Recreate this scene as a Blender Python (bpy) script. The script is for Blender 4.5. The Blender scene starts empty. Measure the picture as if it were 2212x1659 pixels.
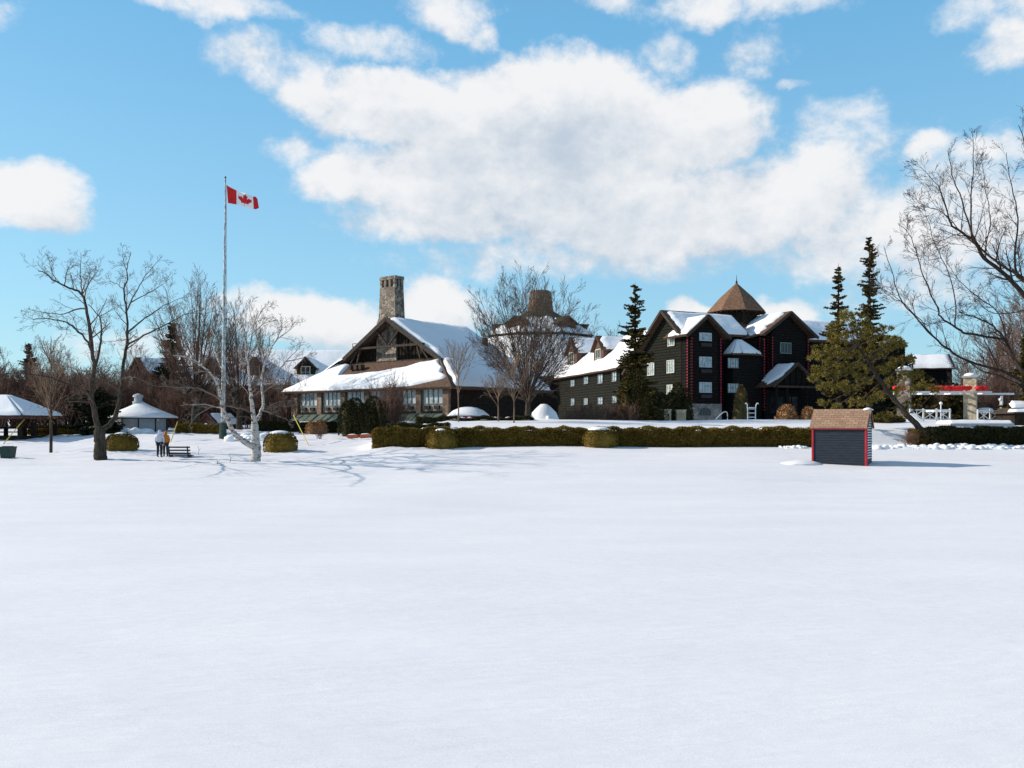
import bpy, math, random
import numpy as np
from mathutils import Vector as V, Matrix, Quaternion, noise
S = bpy.context.scene
COL = S.collection
F, CZ, HX, HY = 1915.6, 3.0, 1106.0, 914.3
R = math.radians
rng = random.Random(7)
nrg = np.random.default_rng(11)
def P(dx, dy, Y): return V(((dx-HX)/F*Y, Y, CZ-(dy-HY)/F*Y))
def XY(dx, Y): return (dx-HX)/F*Y
def z1(x, y): return (.3111*x, 516.1+.3111*y)
def z2(x, y): return (294.9+.3111*x, 516.1+.3111*y)
def z3(x, y): return (589.9+.2667*x, 553+.2667*y)
def z4(x, y): return (958.6+.2667*x, 553+.2667*y)
def z5(x, y): return (1327.3+.2667*x, 553+.2667*y)
def z6(x, y): return (1695.9+.3334*x, 479.3+.3334*y)
def z7(x, y): return (1843.4+.3555*x, 258+.3555*y)

# ------------------------------------------------------------------ materials
def newmat(name):
    m = bpy.data.materials.new(name); m.use_nodes = True
    nt = m.node_tree; b = nt.nodes['Principled BSDF']
    return m, nt, b
def mat(name, c, c2=None, rough=.8, scale=4.0, detail=5, bump=0.0, bscale=None, spec=.25, stretch=(1, 1, 1), metal=0, lo=.35, hi=.65):
    m, nt, b = newmat(name)
    b.inputs['Base Color'].default_value = (*c, 1)
    b.inputs['Roughness'].default_value = rough
    b.inputs['Specular IOR Level'].default_value = spec
    b.inputs['Metallic'].default_value = metal
    if c2 or bump:
        tc = nt.nodes.new('ShaderNodeTexCoord'); mp = nt.nodes.new('ShaderNodeMapping')
        mp.inputs['Scale'].default_value = stretch
        nt.links.new(tc.outputs['Object'], mp.inputs['Vector'])
    if c2:
        n = nt.nodes.new('ShaderNodeTexNoise'); n.inputs['Scale'].default_value = scale; n.inputs['Detail'].default_value = detail
        nt.links.new(mp.outputs[0], n.inputs['Vector'])
        r = nt.nodes.new('ShaderNodeValToRGB')
        r.color_ramp.elements[0].position = lo; r.color_ramp.elements[1].position = hi
        r.color_ramp.elements[0].color = (*c, 1); r.color_ramp.elements[1].color = (*c2, 1)
        nt.links.new(n.outputs[0], r.inputs[0]); nt.links.new(r.outputs[0], b.inputs['Base Color'])
    if bump:
        n2 = nt.nodes.new('ShaderNodeTexNoise'); n2.inputs['Scale'].default_value = bscale or scale*3; n2.inputs['Detail'].default_value = 4
        nt.links.new(mp.outputs[0], n2.inputs['Vector'])
        bp = nt.nodes.new('ShaderNodeBump'); bp.inputs['Strength'].default_value = bump; bp.inputs['Distance'].default_value = .05
        nt.links.new(n2.outputs[0], bp.inputs['Height']); nt.links.new(bp.outputs[0], b.inputs['Normal'])
    return m
def leafmat(name, c, c2, scale=1.2):
    # leaf colour changes from leaf to leaf and clump to clump
    m, nt, b = newmat(name)
    g = nt.nodes.new('ShaderNodeNewGeometry')
    tc = nt.nodes.new('ShaderNodeTexCoord')
    n = nt.nodes.new('ShaderNodeTexNoise'); n.inputs['Scale'].default_value = scale; n.inputs['Detail'].default_value = 3
    nt.links.new(tc.outputs['Object'], n.inputs['Vector'])
    a = nt.nodes.new('ShaderNodeMath'); a.operation = 'MULTIPLY_ADD'; a.inputs[1].default_value = .5
    nt.links.new(g.outputs['Random Per Island'], a.inputs[0]); nt.links.new(n.outputs[0], a.inputs[2])
    r = nt.nodes.new('ShaderNodeValToRGB')
    r.color_ramp.elements[0].position = .38; r.color_ramp.elements[1].position = .92
    r.color_ramp.elements[0].color = (*c, 1); r.color_ramp.elements[1].color = (*c2, 1)
    nt.links.new(a.outputs[0], r.inputs[0]); nt.links.new(r.outputs[0], b.inputs['Base Color'])
    b.inputs['Roughness'].default_value = .75; b.inputs['Specular IOR Level'].default_value = .08
    return m
def snowmat(name, ground=False):
    m, nt, b = newmat(name)
    b.inputs['Roughness'].default_value = .75; b.inputs['Specular IOR Level'].default_value = .2
    b.inputs['Base Color'].default_value = (.88, .87, .88, 1)
    tc = nt.nodes.new('ShaderNodeTexCoord')
    src = tc.outputs['Object']
    def nz(scale, det, st=None):
        n = nt.nodes.new('ShaderNodeTexNoise'); n.inputs['Scale'].default_value = scale; n.inputs['Detail'].default_value = det
        if st:
            mp = nt.nodes.new('ShaderNodeMapping'); mp.inputs['Scale'].default_value = st; mp.inputs['Rotation'].default_value = (0, 0, R(-14))
            nt.links.new(src, mp.inputs[0]); nt.links.new(mp.outputs[0], n.inputs['Vector'])
        else: nt.links.new(src, n.inputs['Vector'])
        return n.outputs[0]
    def bump(h, s, d, nrm=None):
        bp = nt.nodes.new('ShaderNodeBump'); bp.inputs['Strength'].default_value = s; bp.inputs['Distance'].default_value = d
        nt.links.new(h, bp.inputs['Height'])
        if nrm: nt.links.new(nrm, bp.inputs['Normal'])
        return bp.outputs[0]
    if ground:
        n1 = bump(nz(.55, 5, (.4, 1.6, 1)), .35, .10)
        n2 = bump(nz(3.6, 8, (.45, 1.7, 1)), .65, .035, n1)
        n3 = bump(nz(110, 4), .55, .006, n2)
        nt.links.new(n3, b.inputs['Normal'])
        # fresh powder and older crust
        n = nz(.35, 6, (.5, 1.3, 1))
        r = nt.nodes.new('ShaderNodeValToRGB')
        r.color_ramp.elements[0].position = .35; r.color_ramp.elements[1].position = .7
        r.color_ramp.elements[0].color = (.85, .825, .84, 1); r.color_ramp.elements[1].color = (.91, .885, .89, 1)
        nt.links.new(n, r.inputs[0])
        gr_ = nt.nodes.new('ShaderNodeValToRGB'); gr_.color_ramp.elements[0].position = .32; gr_.color_ramp.elements[1].position = .68
        gr_.color_ramp.elements[0].color = (.86, .86, .875, 1); gr_.color_ramp.elements[1].color = (1.0, 1.0, 1.0, 1)
        nt.links.new(nz(52, 8), gr_.inputs[0])
        mg = nt.nodes.new('ShaderNodeMix'); mg.data_type = 'RGBA'; mg.blend_type = 'MULTIPLY'; mg.inputs[0].default_value = 1
        nt.links.new(r.outputs[0], mg.inputs[6]); nt.links.new(gr_.outputs[0], mg.inputs[7]); nt.links.new(mg.outputs[2], b.inputs['Base Color'])
    else:
        n1 = bump(nz(1.3, 4), .4, .1)
        nt.links.new(n1, b.inputs['Normal'])
    return m
def stonemat(name, ca, cb, cm, scale=2.2):
    m, nt, b = newmat(name)
    tc = nt.nodes.new('ShaderNodeTexCoord')
    v = nt.nodes.new('ShaderNodeTexVoronoi'); v.inputs['Scale'].default_value = scale
    e = nt.nodes.new('ShaderNodeTexVoronoi'); e.feature = 'DISTANCE_TO_EDGE'; e.inputs['Scale'].default_value = scale
    for q in (v, e): nt.links.new(tc.outputs['Object'], q.inputs['Vector'])
    sp = nt.nodes.new('ShaderNodeSeparateColor'); nt.links.new(v.outputs['Color'], sp.inputs[0])
    r = nt.nodes.new('ShaderNodeValToRGB')
    r.color_ramp.elements[0].color = (*ca, 1); r.color_ramp.elements[1].color = (*cb, 1)
    nt.links.new(sp.outputs[0], r.inputs[0])
    mx = nt.nodes.new('ShaderNodeMix'); mx.data_type = 'RGBA'
    th = nt.nodes.new('ShaderNodeMath'); th.operation = 'LESS_THAN'; th.inputs[1].default_value = .035
    nt.links.new(e.outputs['Distance'], th.inputs[0]); nt.links.new(th.outputs[0], mx.inputs[0])
    nt.links.new(r.outputs[0], mx.inputs[6]); mx.inputs[7].default_value = (*cm, 1)
    nt.links.new(mx.outputs[2], b.inputs['Base Color'])
    bp = nt.nodes.new('ShaderNodeBump'); bp.inputs['Strength'].default_value = .6; bp.inputs['Distance'].default_value = .08
    nt.links.new(e.outputs['Distance'], bp.inputs['Height']); nt.links.new(bp.outputs[0], b.inputs['Normal'])
    b.inputs['Roughness'].default_value = .9
    return m
def brickmat(name, c1, c2, cm, w, h, sx=1.0, sz=1.0):
    m, nt, b = newmat(name)
    tc = nt.nodes.new('ShaderNodeTexCoord'); sp = nt.nodes.new('ShaderNodeSeparateXYZ'); cb = nt.nodes.new('ShaderNodeCombineXYZ')
    nt.links.new(tc.outputs['Object'], sp.inputs[0])
    nt.links.new(sp.outputs[0], cb.inputs[0])
    k = nt.nodes.new('ShaderNodeMath'); k.operation = 'MULTIPLY'; k.inputs[1].default_value = sz
    nt.links.new(sp.outputs[2], k.inputs[0]); nt.links.new(k.outputs[0], cb.inputs[1])
    t = nt.nodes.new('ShaderNodeTexBrick'); t.inputs['Scale'].default_value = 1
    t.inputs['Brick Width'].default_value = w; t.inputs['Row Height'].default_value = h; t.inputs['Mortar Size'].default_value = .012
    t.inputs['Color1'].default_value = (*c1, 1); t.inputs['Color2'].default_value = (*c2, 1); t.inputs['Mortar'].default_value = (*cm, 1)
    nt.links.new(cb.outputs[0], t.inputs['Vector'])
    n = nt.nodes.new('ShaderNodeTexNoise'); n.inputs['Scale'].default_value = 7
    nt.links.new(tc.outputs['Object'], n.inputs['Vector'])
    mx = nt.nodes.new('ShaderNodeMix'); mx.data_type = 'RGBA'; mx.blend_type = 'MULTIPLY'; mx.inputs[0].default_value = .6
    rr = nt.nodes.new('ShaderNodeValToRGB'); rr.color_ramp.elements[0].color = (.5, .5, .5, 1); rr.color_ramp.elements[1].color = (1.4, 1.3, 1.2, 1)
    nt.links.new(n.outputs[0], rr.inputs[0])
    nt.links.new(t.outputs['Color'], mx.inputs[6]); nt.links.new(rr.outputs[0], mx.inputs[7])
    nt.links.new(mx.outputs[2], b.inputs['Base Color']); b.inputs['Roughness'].default_value = .85
    bp = nt.nodes.new('ShaderNodeBump'); bp.inputs['Strength'].default_value = .5; bp.inputs['Distance'].default_value = .02; bp.invert = True
    nt.links.new(t.outputs['Fac'], bp.inputs['Height']); nt.links.new(bp.outputs[0], b.inputs['Normal'])
    return m

M = {}
M['snow'] = snowmat('snow')
M['ground'] = snowmat('ground_snow', True)
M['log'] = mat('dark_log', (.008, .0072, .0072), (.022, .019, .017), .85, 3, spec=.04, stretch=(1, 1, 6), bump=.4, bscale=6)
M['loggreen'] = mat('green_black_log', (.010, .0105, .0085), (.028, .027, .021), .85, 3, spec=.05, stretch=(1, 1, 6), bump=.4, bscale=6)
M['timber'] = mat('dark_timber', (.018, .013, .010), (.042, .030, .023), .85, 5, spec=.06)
M['trim'] = mat('weathered_trim', (.045, .034, .029), (.08, .062, .051), .85, 5, spec=.06)
M['shingle'] = mat('brown_shingle', (.07, .038, .024), (.135, .077, .05), .85, 3.5, bump=.5, bscale=9, stretch=(1, 1, 2.5))
M['cedar'] = mat('cedar_shingle', (.13, .068, .04), (.235, .13, .078), .85, 3.0, bump=.6, bscale=10, stretch=(1, 1, 2.5))
M['moss'] = mat('mossy_shingle', (.05, .05, .035), (.07, .09, .06), .9, 1.5, bump=.4)
M['stone'] = stonemat('field_stone', (.10, .078, .06), (.36, .29, .22), (.05, .042, .036), 2.9)
M['pierstone'] = stonemat('brown_pier_stone', (.10, .062, .042), (.25, .165, .11), (.10, .075, .055), 2.4)
M['palestone'] = stonemat('pale_stone', (.34, .28, .19), (.62, .52, .36), (.30, .25, .18), 2.6)
M['greystone'] = stonemat('grey_stone', (.17, .16, .15), (.36, .33, .30), (.12, .11, .10), 2.6)
M['glass'] = mat('window_glass', (.10, .14, .18), (.50, .58, .62), .12, 2.6, spec=.8, lo=.3, hi=.7)
M['glassdark'] = mat('dark_glass', (.01, .012, .015), (.03, .038, .045), .12, 1.3, spec=.35)
M['frame'] = mat('cream_window_frame', (.50, .48, .36), (.58, .55, .42), .6)
M['framegreen'] = mat('grey_green_frame', (.16, .2, .19), (.22, .26, .25), .6)
M['framepale'] = mat('pale_blue_frame', (.40, .47, .48), (.5, .56, .57), .6)
M['curtain'] = mat('pale_curtain', (.42, .44, .45), (.62, .63, .62), .9, 2, stretch=(6, 6, .2))
M['panel'] = mat('beige_panel', (.27, .22, .17), (.35, .29, .225), .8, 3)
M['black'] = mat('black_metal', (.015, .015, .016), (.03, .03, .03), .5)
M['awning'] = mat('green_awning', (.075, .10, .08), (.115, .145, .118), .8, 2, bump=.15)
M['redend'] = mat('red_log_end', (.17, .007, .02), (.30, .012, .036), .6, 6)
M['bark'] = mat('grey_brown_bark', (.034, .026, .020), (.088, .070, .055), .9, 5, spec=.05, stretch=(2, 2, .35), bump=.7, bscale=14)
M['barkdark'] = mat('dark_bark', (.024, .017, .014), (.06, .043, .035), .9, 6, spec=.05, stretch=(2, 2, .4), bump=.6, bscale=16)
M['twig'] = mat('brown_twig', (.075, .050, .037), (.155, .108, .082), .9, 2, spec=.05)
M['twigdark'] = mat('dark_twig', (.034, .022, .019), (.07, .047, .04), .9, 2, spec=.05)
M['twigred'] = mat('red_brown_twig', (.10, .056, .043), (.22, .135, .10), .9, .5, spec=.05)
M['twigtan'] = mat('tan_twig', (.16, .105, .07), (.27, .18, .12), .9, 1)
M['birch'] = mat('birch_bark', (.07, .06, .055), (.50, .45, .40), .8, 4.5, stretch=(1, 1, 2.2), lo=.36, hi=.50, detail=6, bump=.3)
M['birchtwig'] = mat('birch_twig', (.075, .056, .046), (.25, .20, .165), .8, .5)
M['spruce'] = leafmat('spruce_needles', (.018, .018, .008), (.13, .096, .03), .9)
M['sprucedk'] = leafmat('dark_spruce_needles', (.012, .016, .011), (.05, .05, .025), .9)
M['pine'] = leafmat('pine_needles', (.036, .033, .010), (.26, .20, .046), .8)
M['cedarleaf'] = leafmat('cedar_hedge_leaves', (.055, .035, .007), (.24, .155, .03), 1.3)
M['yew'] = leafmat('dark_yew_leaves', (.015, .017, .008), (.062, .056, .022), 1.2)
M['juniper'] = leafmat('juniper_leaves', (.05, .04, .018), (.13, .10, .04), 1.2)
M['grass'] = leafmat('dry_grass', (.22, .105, .045), (.36, .20, .09), 1.5)
M['shedblue'] = mat('navy_siding', (.018, .022, .031), (.030, .036, .048), .6, 3, stretch=(.6, .6, 4), bump=.1)
M['shedred'] = mat('red_trim_paint', (.42, .018, .035), (.52, .03, .045), .55, 4)
M['shedroof'] = brickmat('tan_asphalt_shingle', (.30, .175, .115), (.42, .265, .165), (.17, .10, .07), .34, .17, sz=1.35)
M['cream'] = mat('cream_siding', (.55, .55, .50), (.65, .65, .6), .7)
M['greenpaint'] = mat('dark_green_paint', (.012, .035, .028), (.02, .05, .04), .5, 4)
M['polewhite'] = mat('mottled_pole_paint', (.14, .17, .17), (.52, .54, .54), .6, 9, stretch=(1, 1, .35), lo=.38, hi=.58)
M['white'] = mat('white_paint', (.74, .74, .73), (.8, .8, .79), .5, 3)
M['kiosk'] = mat('pale_siding', (.36, .37, .39), (.44, .45, .47), .7, 2)
M['flagred'] = mat('flag_red', (.55, .012, .015), (.62, .02, .02), .7, 3)
M['flagwhite'] = mat('flag_white', (.78, .76, .77), (.8, .8, .8), .7, 3)
M['canvas'] = mat('red_canvas', (.72, .015, .02), (.85, .03, .03), .7, 5, bump=.3)
M['burgundy'] = mat('burgundy_canvas', (.22, .01, .03), (.3, .02, .04), .8, 4)
M['yellow'] = mat('yellow_paint', (.55, .40, .06), (.62, .46, .08), .6, 4)
M['orange'] = mat('terracotta', (.42, .10, .035), (.5, .13, .05), .8, 4)
M['brownboard'] = mat('brown_shingle_wall', (.085, .048, .036), (.13, .078, .058), .85, 3, spec=.05)
M['redbrown'] = mat('red_brown_board', (.065, .026, .022), (.10, .042, .036), .8, 3)
M['jwhite'] = mat('white_jacket_cloth', (.55, .55, .62), (.66, .66, .74), .8, 8, bump=.2)
M['jorange'] = mat('orange_jacket_cloth', (.55, .17, .02), (.72, .26, .03), .8, 8, bump=.2)
M['tblack'] = mat('black_trouser_cloth', (.012, .012, .015), (.02, .02, .025), .8, 8)
M['tgreen'] = mat('dark_teal_trouser_cloth', (.02, .035, .04), (.03, .05, .055), .8, 8)
M['skin'] = mat('skin', (.55, .32, .23), (.6, .36, .27), .5, 8)
M['boot'] = mat('dark_boot', (.02, .017, .015), (.03, .026, .022), .6, 8)
M['brownhair'] = mat('brown_fur', (.10, .05, .02), (.2, .1, .045), .9, 20)
M['pavers'] = mat('grey_concrete', (.33, .33, .35), (.42, .42, .44), .85, 3)

# ------------------------------------------------------------------ objects
ORG = {}
def tag(o, label=None, cat=None, group=None, kind=None):
    if label: o['label'] = label
    if cat: o['category'] = cat
    if group: o['group'] = group
    if kind: o['kind'] = kind
    return o
def thing(name, loc, label, cat, group=None):
    o = bpy.data.objects.new(name, None); COL.objects.link(o)
    o.empty_display_size = .3
    o.location = loc; ORG[o.name] = V(loc)
    return tag(o, label, cat, group)
class MB:
    def __init__(s): s.v, s.f, s.m = [], [], []
    def face(s, pts, m=0):
        n = len(s.v); s.v.extend([tuple(p) for p in pts]); s.f.append(tuple(range(n, n+len(pts)))); s.m.append(m)
    def hexa(s, b, t, m=0):
        n = len(s.v); s.v.extend([tuple(p) for p in b+t])
        for q in ((3, 2, 1, 0), (4, 5, 6, 7), (0, 1, 5, 4), (1, 2, 6, 5), (2, 3, 7, 6), (3, 0, 4, 7)):
            s.f.append(tuple(n+i for i in q)); s.m.append(m)
    def box(s, f, a0, a1, b0, b1, c0, c1, m=0):
        s.hexa([f(a0, b0, c0), f(a1, b0, c0), f(a1, b1, c0), f(a0, b1, c0)], [f(a0, b0, c1), f(a1, b0, c1), f(a1, b1, c1), f(a0, b1, c1)], m)
    def slab(s, pts, th, m=0):
        pts = [V(p) for p in pts]
        n = (pts[1]-pts[0]).cross(pts[2]-pts[0]).normalized()
        if n.z < 0: n = -n
        lo = [p-n*th for p in pts]; k = len(s.v); c = len(pts)
        s.v.extend([tuple(p) for p in pts+lo])
        s.f.append(tuple(range(k, k+c))); s.f.append(tuple(range(k+2*c-1, k+c-1, -1))); s.m += [m, m]
        for i in range(c):
            j = (i+1) % c
            s.f.append((k+i, k+c+i, k+c+j, k+j)); s.m.append(m)
    def bar(s, p, q, w, h=None, m=0):
        p, q = V(p), V(q); h = h or w
        d = (q-p).normalized(); a = d.cross(V((0, 0, 1)))
        if a.length < .05: a = V((1, 0, 0))
        a.normalize(); b = a.cross(d)
        a *= w/2; b *= h/2
        s.hexa([p-a-b, p+a-b, p+a+b, p-a+b], [q-a-b, q+a-b, q+a+b, q-a+b], m)
    def tube(s, pts, rad, k=6, m=0, cap=True, capm=None):
        pts = [V(p) for p in pts]; n = len(pts); base = len(s.v)
        if not hasattr(rad, '__len__'): rad = [rad]*n
        d = (pts[-1]-pts[0])
        ref = V((0, 0, 1)) if abs(d.normalized().z) < .9 else V((1, 0, 0))
        for i in range(n):
            t = (pts[min(i+1, n-1)]-pts[max(i-1, 0)])
            t = t.normalized() if t.length > 1e-6 else V((0, 0, 1))
            a = t.cross(ref)
            if a.length < 1e-3: a = t.orthogonal()
            a.normalize(); b = t.cross(a)
            for j in range(k):
                an = 2*math.pi*j/k
                q = pts[i]+(a*math.cos(an)+b*math.sin(an))*rad[i]
                s.v.append((q.x, q.y, q.z))
        for i in range(n-1):
            o = base+i*k
            for j in range(k):
                j2 = (j+1) % k
                s.f.append((o+j, o+j2, o+k+j2, o+k+j)); s.m.append(m)
        if cap:
            c = m if capm is None else capm
            s.f.append(tuple(base+j for j in range(k))[::-1]); s.m.append(c)
            o = base+(n-1)*k
            s.f.append(tuple(o+j for j in range(k))); s.m.append(c)
    def lathe(s, c, prof, k=16, m=0, jit=0, sy=1.0):
        c = V(c); base = len(s.v); n = len(prof)
        for r, z in prof:
            for j in range(k):
                a = 2*math.pi*j/k
                rr = r*(1+jit*rng.uniform(-1, 1))
                s.v.append((c.x+rr*math.cos(a), c.y+rr*sy*math.sin(a), c.z+z))
        for i in range(n-1):
            o = base+i*k
            for j in range(k):
                j2 = (j+1) % k
                s.f.append((o+j, o+j2, o+k+j2, o+k+j)); s.m.append(m)
        s.f.append(tuple(base+j for j in range(k))[::-1]); s.m.append(m)
        o = base+(n-1)*k
        s.f.append(tuple(o+j for j in range(k))); s.m.append(m)
    def tris(s, vv, ff, m=0):
        k = len(s.v); s.v.extend(map(tuple, vv.tolist())); s.f.extend([tuple(q) for q in (ff+k).tolist()]); s.m.extend([m]*len(ff))
    def build(s, name, mats, parent=None, smooth=False, origin=None):
        me = bpy.data.meshes.new(name)
        if parent is not None: org = ORG[parent.name]
        else: org = V(origin) if origin is not None else V((0, 0, 0))
        va = np.array(s.v, dtype=np.float64)-np.array(org)
        me.from_pydata(va.tolist(), [], s.f)
        if not isinstance(mats, (list, tuple)): mats = [mats]
        for q in mats: me.materials.append(q)
        if len(mats) > 1: me.polygons.foreach_set('material_index', s.m)
        if smooth: me.polygons.foreach_set('use_smooth', [True]*len(s.f))
        me.update()
        o = bpy.data.objects.new(name, me); COL.objects.link(o)
        if parent is not None: o.parent = parent
        else: o.location = org
        ORG[o.name] = V(org)
        return o
def copy_tree(o, parent=None, **kw):
    c = o.copy(); COL.objects.link(c)
    if parent is not None: c.parent = parent; c.matrix_parent_inverse = o.matrix_parent_inverse.copy()
    for ch in list(o.children): copy_tree(ch, c)
    return c
def I(x, y, z): return V((x, y, z))
class Fr:
    def __init__(s, ox, oy, ux, uy):
        l = math.hypot(ux, uy); s.o = V((ox, oy)); s.u = V((ux/l, uy/l)); s.n = V((uy/l, -ux/l))
    def __call__(s, u, n, z):
        return V((s.o.x+s.u.x*u+s.n.x*n, s.o.y+s.u.y*u+s.n.y*n, z))
    def uz(s, n, dx, dy):   # where a sight line meets the wall plane at offset n: (u, z)
        a = (dx-HX)/F; e = (HY-dy)/F; o = s.o+s.n*n
        t = o.dot(s.n)/V((a, 1)).dot(s.n); q = V((t*a, t))-o
        return q.dot(s.u), CZ+e*t
    def side_r(s, u, n):   # the wall turning back from the right end
        p = s(u, n, 0); return Fr(p.x, p.y, -s.n.x, -s.n.y)
    def side_l(s, u, n):   # wall coming forward to the left end; its u runs from the back (0) to the front
        p = s(u, n, 0); return Fr(p.x, p.y, s.n.x, s.n.y)
def smooth01(t): t = np.clip(t, 0, 1); return t*t*(3-2*t)
def snow_sheet(mb, p00, p10, p11, p01, th=.3, nu=24, nv=10, jag=(.0, .0, .0, .0), seed=0, top=None, bot=None):
    """a blanket of snow on a sloping quad; jag = how far the blanket's edge retreats, as a fraction (eave, right, ridge, left)"""
    p00, p10, p11, p01 = map(V, (p00, p10, p11, p01))
    n = (p10-p00).cross(p01-p00).normalized()
    if n.z < 0: n = -n
    k = len(mb.v)
    def nz(a, b): return noise.noise(V((a, b, seed*3.7)))
    for j in range(nv+1):
        for i in range(nu+1):
            u, v = i/nu, j/nv
            e0 = jag[0]*(.55+.9*nz(u*6, .3)); e2 = jag[2]*(.55+.9*nz(u*6, 5.3)); e1 = jag[1]*(.55+.9*nz(v*6, 9.1)); e3 = jag[3]*(.55+.9*nz(v*6, 3.3))
            if top: e2 = float(np.interp(u, *top))+.05*nz(u*9, 5.3)*(e2 > 0 or u > .1)
            if bot: e0 = max(0, float(np.interp(u, *bot))+.02*nz(u*9, 1.3))
            uu = e3+(1-e1-e3)*u; vv = e0+(1-e0-e2)*v
            q = p00.lerp(p10, uu).lerp(p01.lerp(p11, uu), vv)
            edge = i in (0, nu) or j in (0, nv)
            h = -.04 if edge else th*(1+.35*nz(q.x*.5+7, q.y*.5)+.12*nz(q.x*2, q.y*2))
            mb.v.append(tuple(q+n*h))
    for j in range(nv):
        for i in range(nu):
            a = k+j*(nu+1)+i
            mb.f.append((a, a+1, a+nu+2, a+nu+1)); mb.m.append(0)
def log_wall(mb, f, ufn, za, zb, pitch=.34, bulge=.09, n0=0.0):
    rows = max(1, round((zb-za)/pitch)); p = (zb-za)/rows
    prof = ((0, 0), (.12, .6), (.5, 1), (.88, .6), (1, 0))
    for r in range(rows):
        z = za+r*p
        ring = []
        for t, b in prof:
            zz = z+t*p; u0, u1 = ufn(zz)
            if u1 <= u0: u0 = u1 = (u0+u1)/2
            ring.append((f(u0, n0+b*bulge, zz), f(u1, n0+b*bulge, zz)))
        for i in range(4):
            mb.face([ring[i][0], ring[i][1], ring[i+1][1], ring[i+1][0]])
def window(f, u0, u1, z0, z1, parent, n=.1, cols=4, rows=2, mats=None, curtain=False, name='window', fw=.09, glass=None, depth=.08):
    w = MB(); fm = mats or M['frame']
    w.box(f, u0-fw, u1+fw, n, n+depth, z1, z1+fw); w.box(f, u0-fw, u1+fw, n, n+depth+.03, z0-fw, z0)
    w.box(f, u0-fw, u0, n, n+depth-.003, z0, z1); w.box(f, u1, u1+fw, n, n+depth-.003, z0, z1)
    for i in range(1, cols):
        c = u0+(u1-u0)*i/cols; w.box(f, c-.025, c+.025, n+.02, n+depth-.006, z0, z1)
    for i in range(1, rows):
        c = z0+(z1-z0)*i/rows; w.box(f, u0, u1, n+.024, n+depth-.012, c-.022, c+.022)
    fo = w.build(name, fm, parent)
    g = MB(); g.box(f, u0, u1, n-.02, n+.02, z0, z1); g.build('pane', glass or M['glass'], fo)
    if curtain:
        for s in (0, 1):
            c = MB(); a = u0+.03 if s == 0 else u1-.03-(u1-u0)*.2; b = a+(u1-u0)*.2
            c.box(f, a, b, n+.021, n+.03, z0+.02, z1-.02); c.build('curtain', M['curtain'], fo)
    return fo

# ------------------------------------------------------------------ ground
YL = [-500, 38, 43, 49, 56, 60, 66, 75, 85, 100, 130, 5000]
ZL = [0, 0, .12, .42, .66, .85, 1.2, 1.8, 2.28, 2.6, 3.0, 3.0]
YC = [-500, 37, 43, 50, 56, 61, 63.2, 64.4, 69, 74, 77, 81, 95, 112, 135, 5000]
ZC = [0, 0, .18, .62, .95, 1.3, 1.42, 2.42, 2.95, 3.28, 3.2, 2.0, 1.9, 2.4, 3.0, 3.0]
_w = [(nrg.uniform(0, 6.28), nrg.uniform(0, 6.28)) for _ in range(40)]
def sines(x, y, lam, k0, cnt, ax=1.0):
    o = 0
    for i in range(cnt):
        a, ph = _w[k0+i]; l = lam*(1+.5*math.sin(3*ph))
        o = o+np.sin((x*math.cos(a)*ax+y*math.sin(a))*2*math.pi/l+ph)
    return o/cnt
def hgt(x, y, fine=True):
    x = np.asarray(x, float); y = np.asarray(y, float)
    yy = y+(1.6*np.sin(x*.11+1)+1.0*np.sin(x*.27+.4))*np.exp(-((y-45)/7)**2)
    L = np.interp(yy, YL, ZL); C = np.interp(yy, YC, ZC)
    xc = np.interp(y, [55, 64, 70, 90, 115], [-9.8, -9.8, -8.6, -9, -20]); w = np.interp(y, [50, 60, 64, 66, 90], [8, 2.5, 1.2, 3, 6])
    t = smooth01((x-xc)/w*.5+.5)
    z = L+(C-L)*t
    z = z+.10*sines(x, y, 19, 0, 6)*np.interp(y, [0, 30, 60, 120], [.5, .8, 1, 1])
    z = z+.02*sines(x, y, 5.5, 6, 6, .5)*np.interp(y, [0, 40, 90], [.7, 1, .7])
    if fine:
        trod = smooth01((y-50)/6)*(1-smooth01((x+6)/6))
        z = z+trod*(.075*sines(x, y, 1.5, 12, 7)+.12*sines(x, y, 4.2, 19, 6, .45)+.03*sines(x, y, .9, 30, 8))
        z = z+.012*sines(x, y, 1.3, 25, 6)*smooth01((y-38)/6)
    return z
def H(x, y): return float(hgt(x, y))
def bound(lo, hi, step, far, g=1.25):
    c = list(np.arange(lo, hi+1e-6, step)); s = step
    while c[-1] < far: s *= g; c.append(c[-1]+s)
    s = step
    c = c[::-1]
    return c[::-1]
xs = bound(-62, 62, .42, 4200); s_ = .42; neg = [-62.0]
while neg[-1] > -4200: s_ *= 1.25; neg.append(neg[-1]-s_)
xs = np.array(neg[:0:-1]+xs)
ys = np.array([-300, -150, -80, -40, -20, -10, -4, 0]+list(np.arange(2, 38, .45))+list(np.arange(38, 100, .3))+bound(100, 150, 1.0, 5000))
XX, YY = np.meshgrid(xs, ys)
ZZ = hgt(XX, YY)
nx, ny = len(xs), len(ys)
idx = np.arange(nx*ny).reshape(ny, nx)
quads = np.stack([idx[:-1, :-1], idx[:-1, 1:], idx[1:, 1:], idx[1:, :-1]], -1).reshape(-1, 4)
mb = MB(); mb.tris(np.stack([XX, YY, ZZ], -1).reshape(-1, 3), quads)
g = mb.build('ground', M['ground'], None, True); tag(g, kind='structure')
def at(dx, Y): x = XY(dx, Y); return V((x, Y, H(x, Y)))

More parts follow.
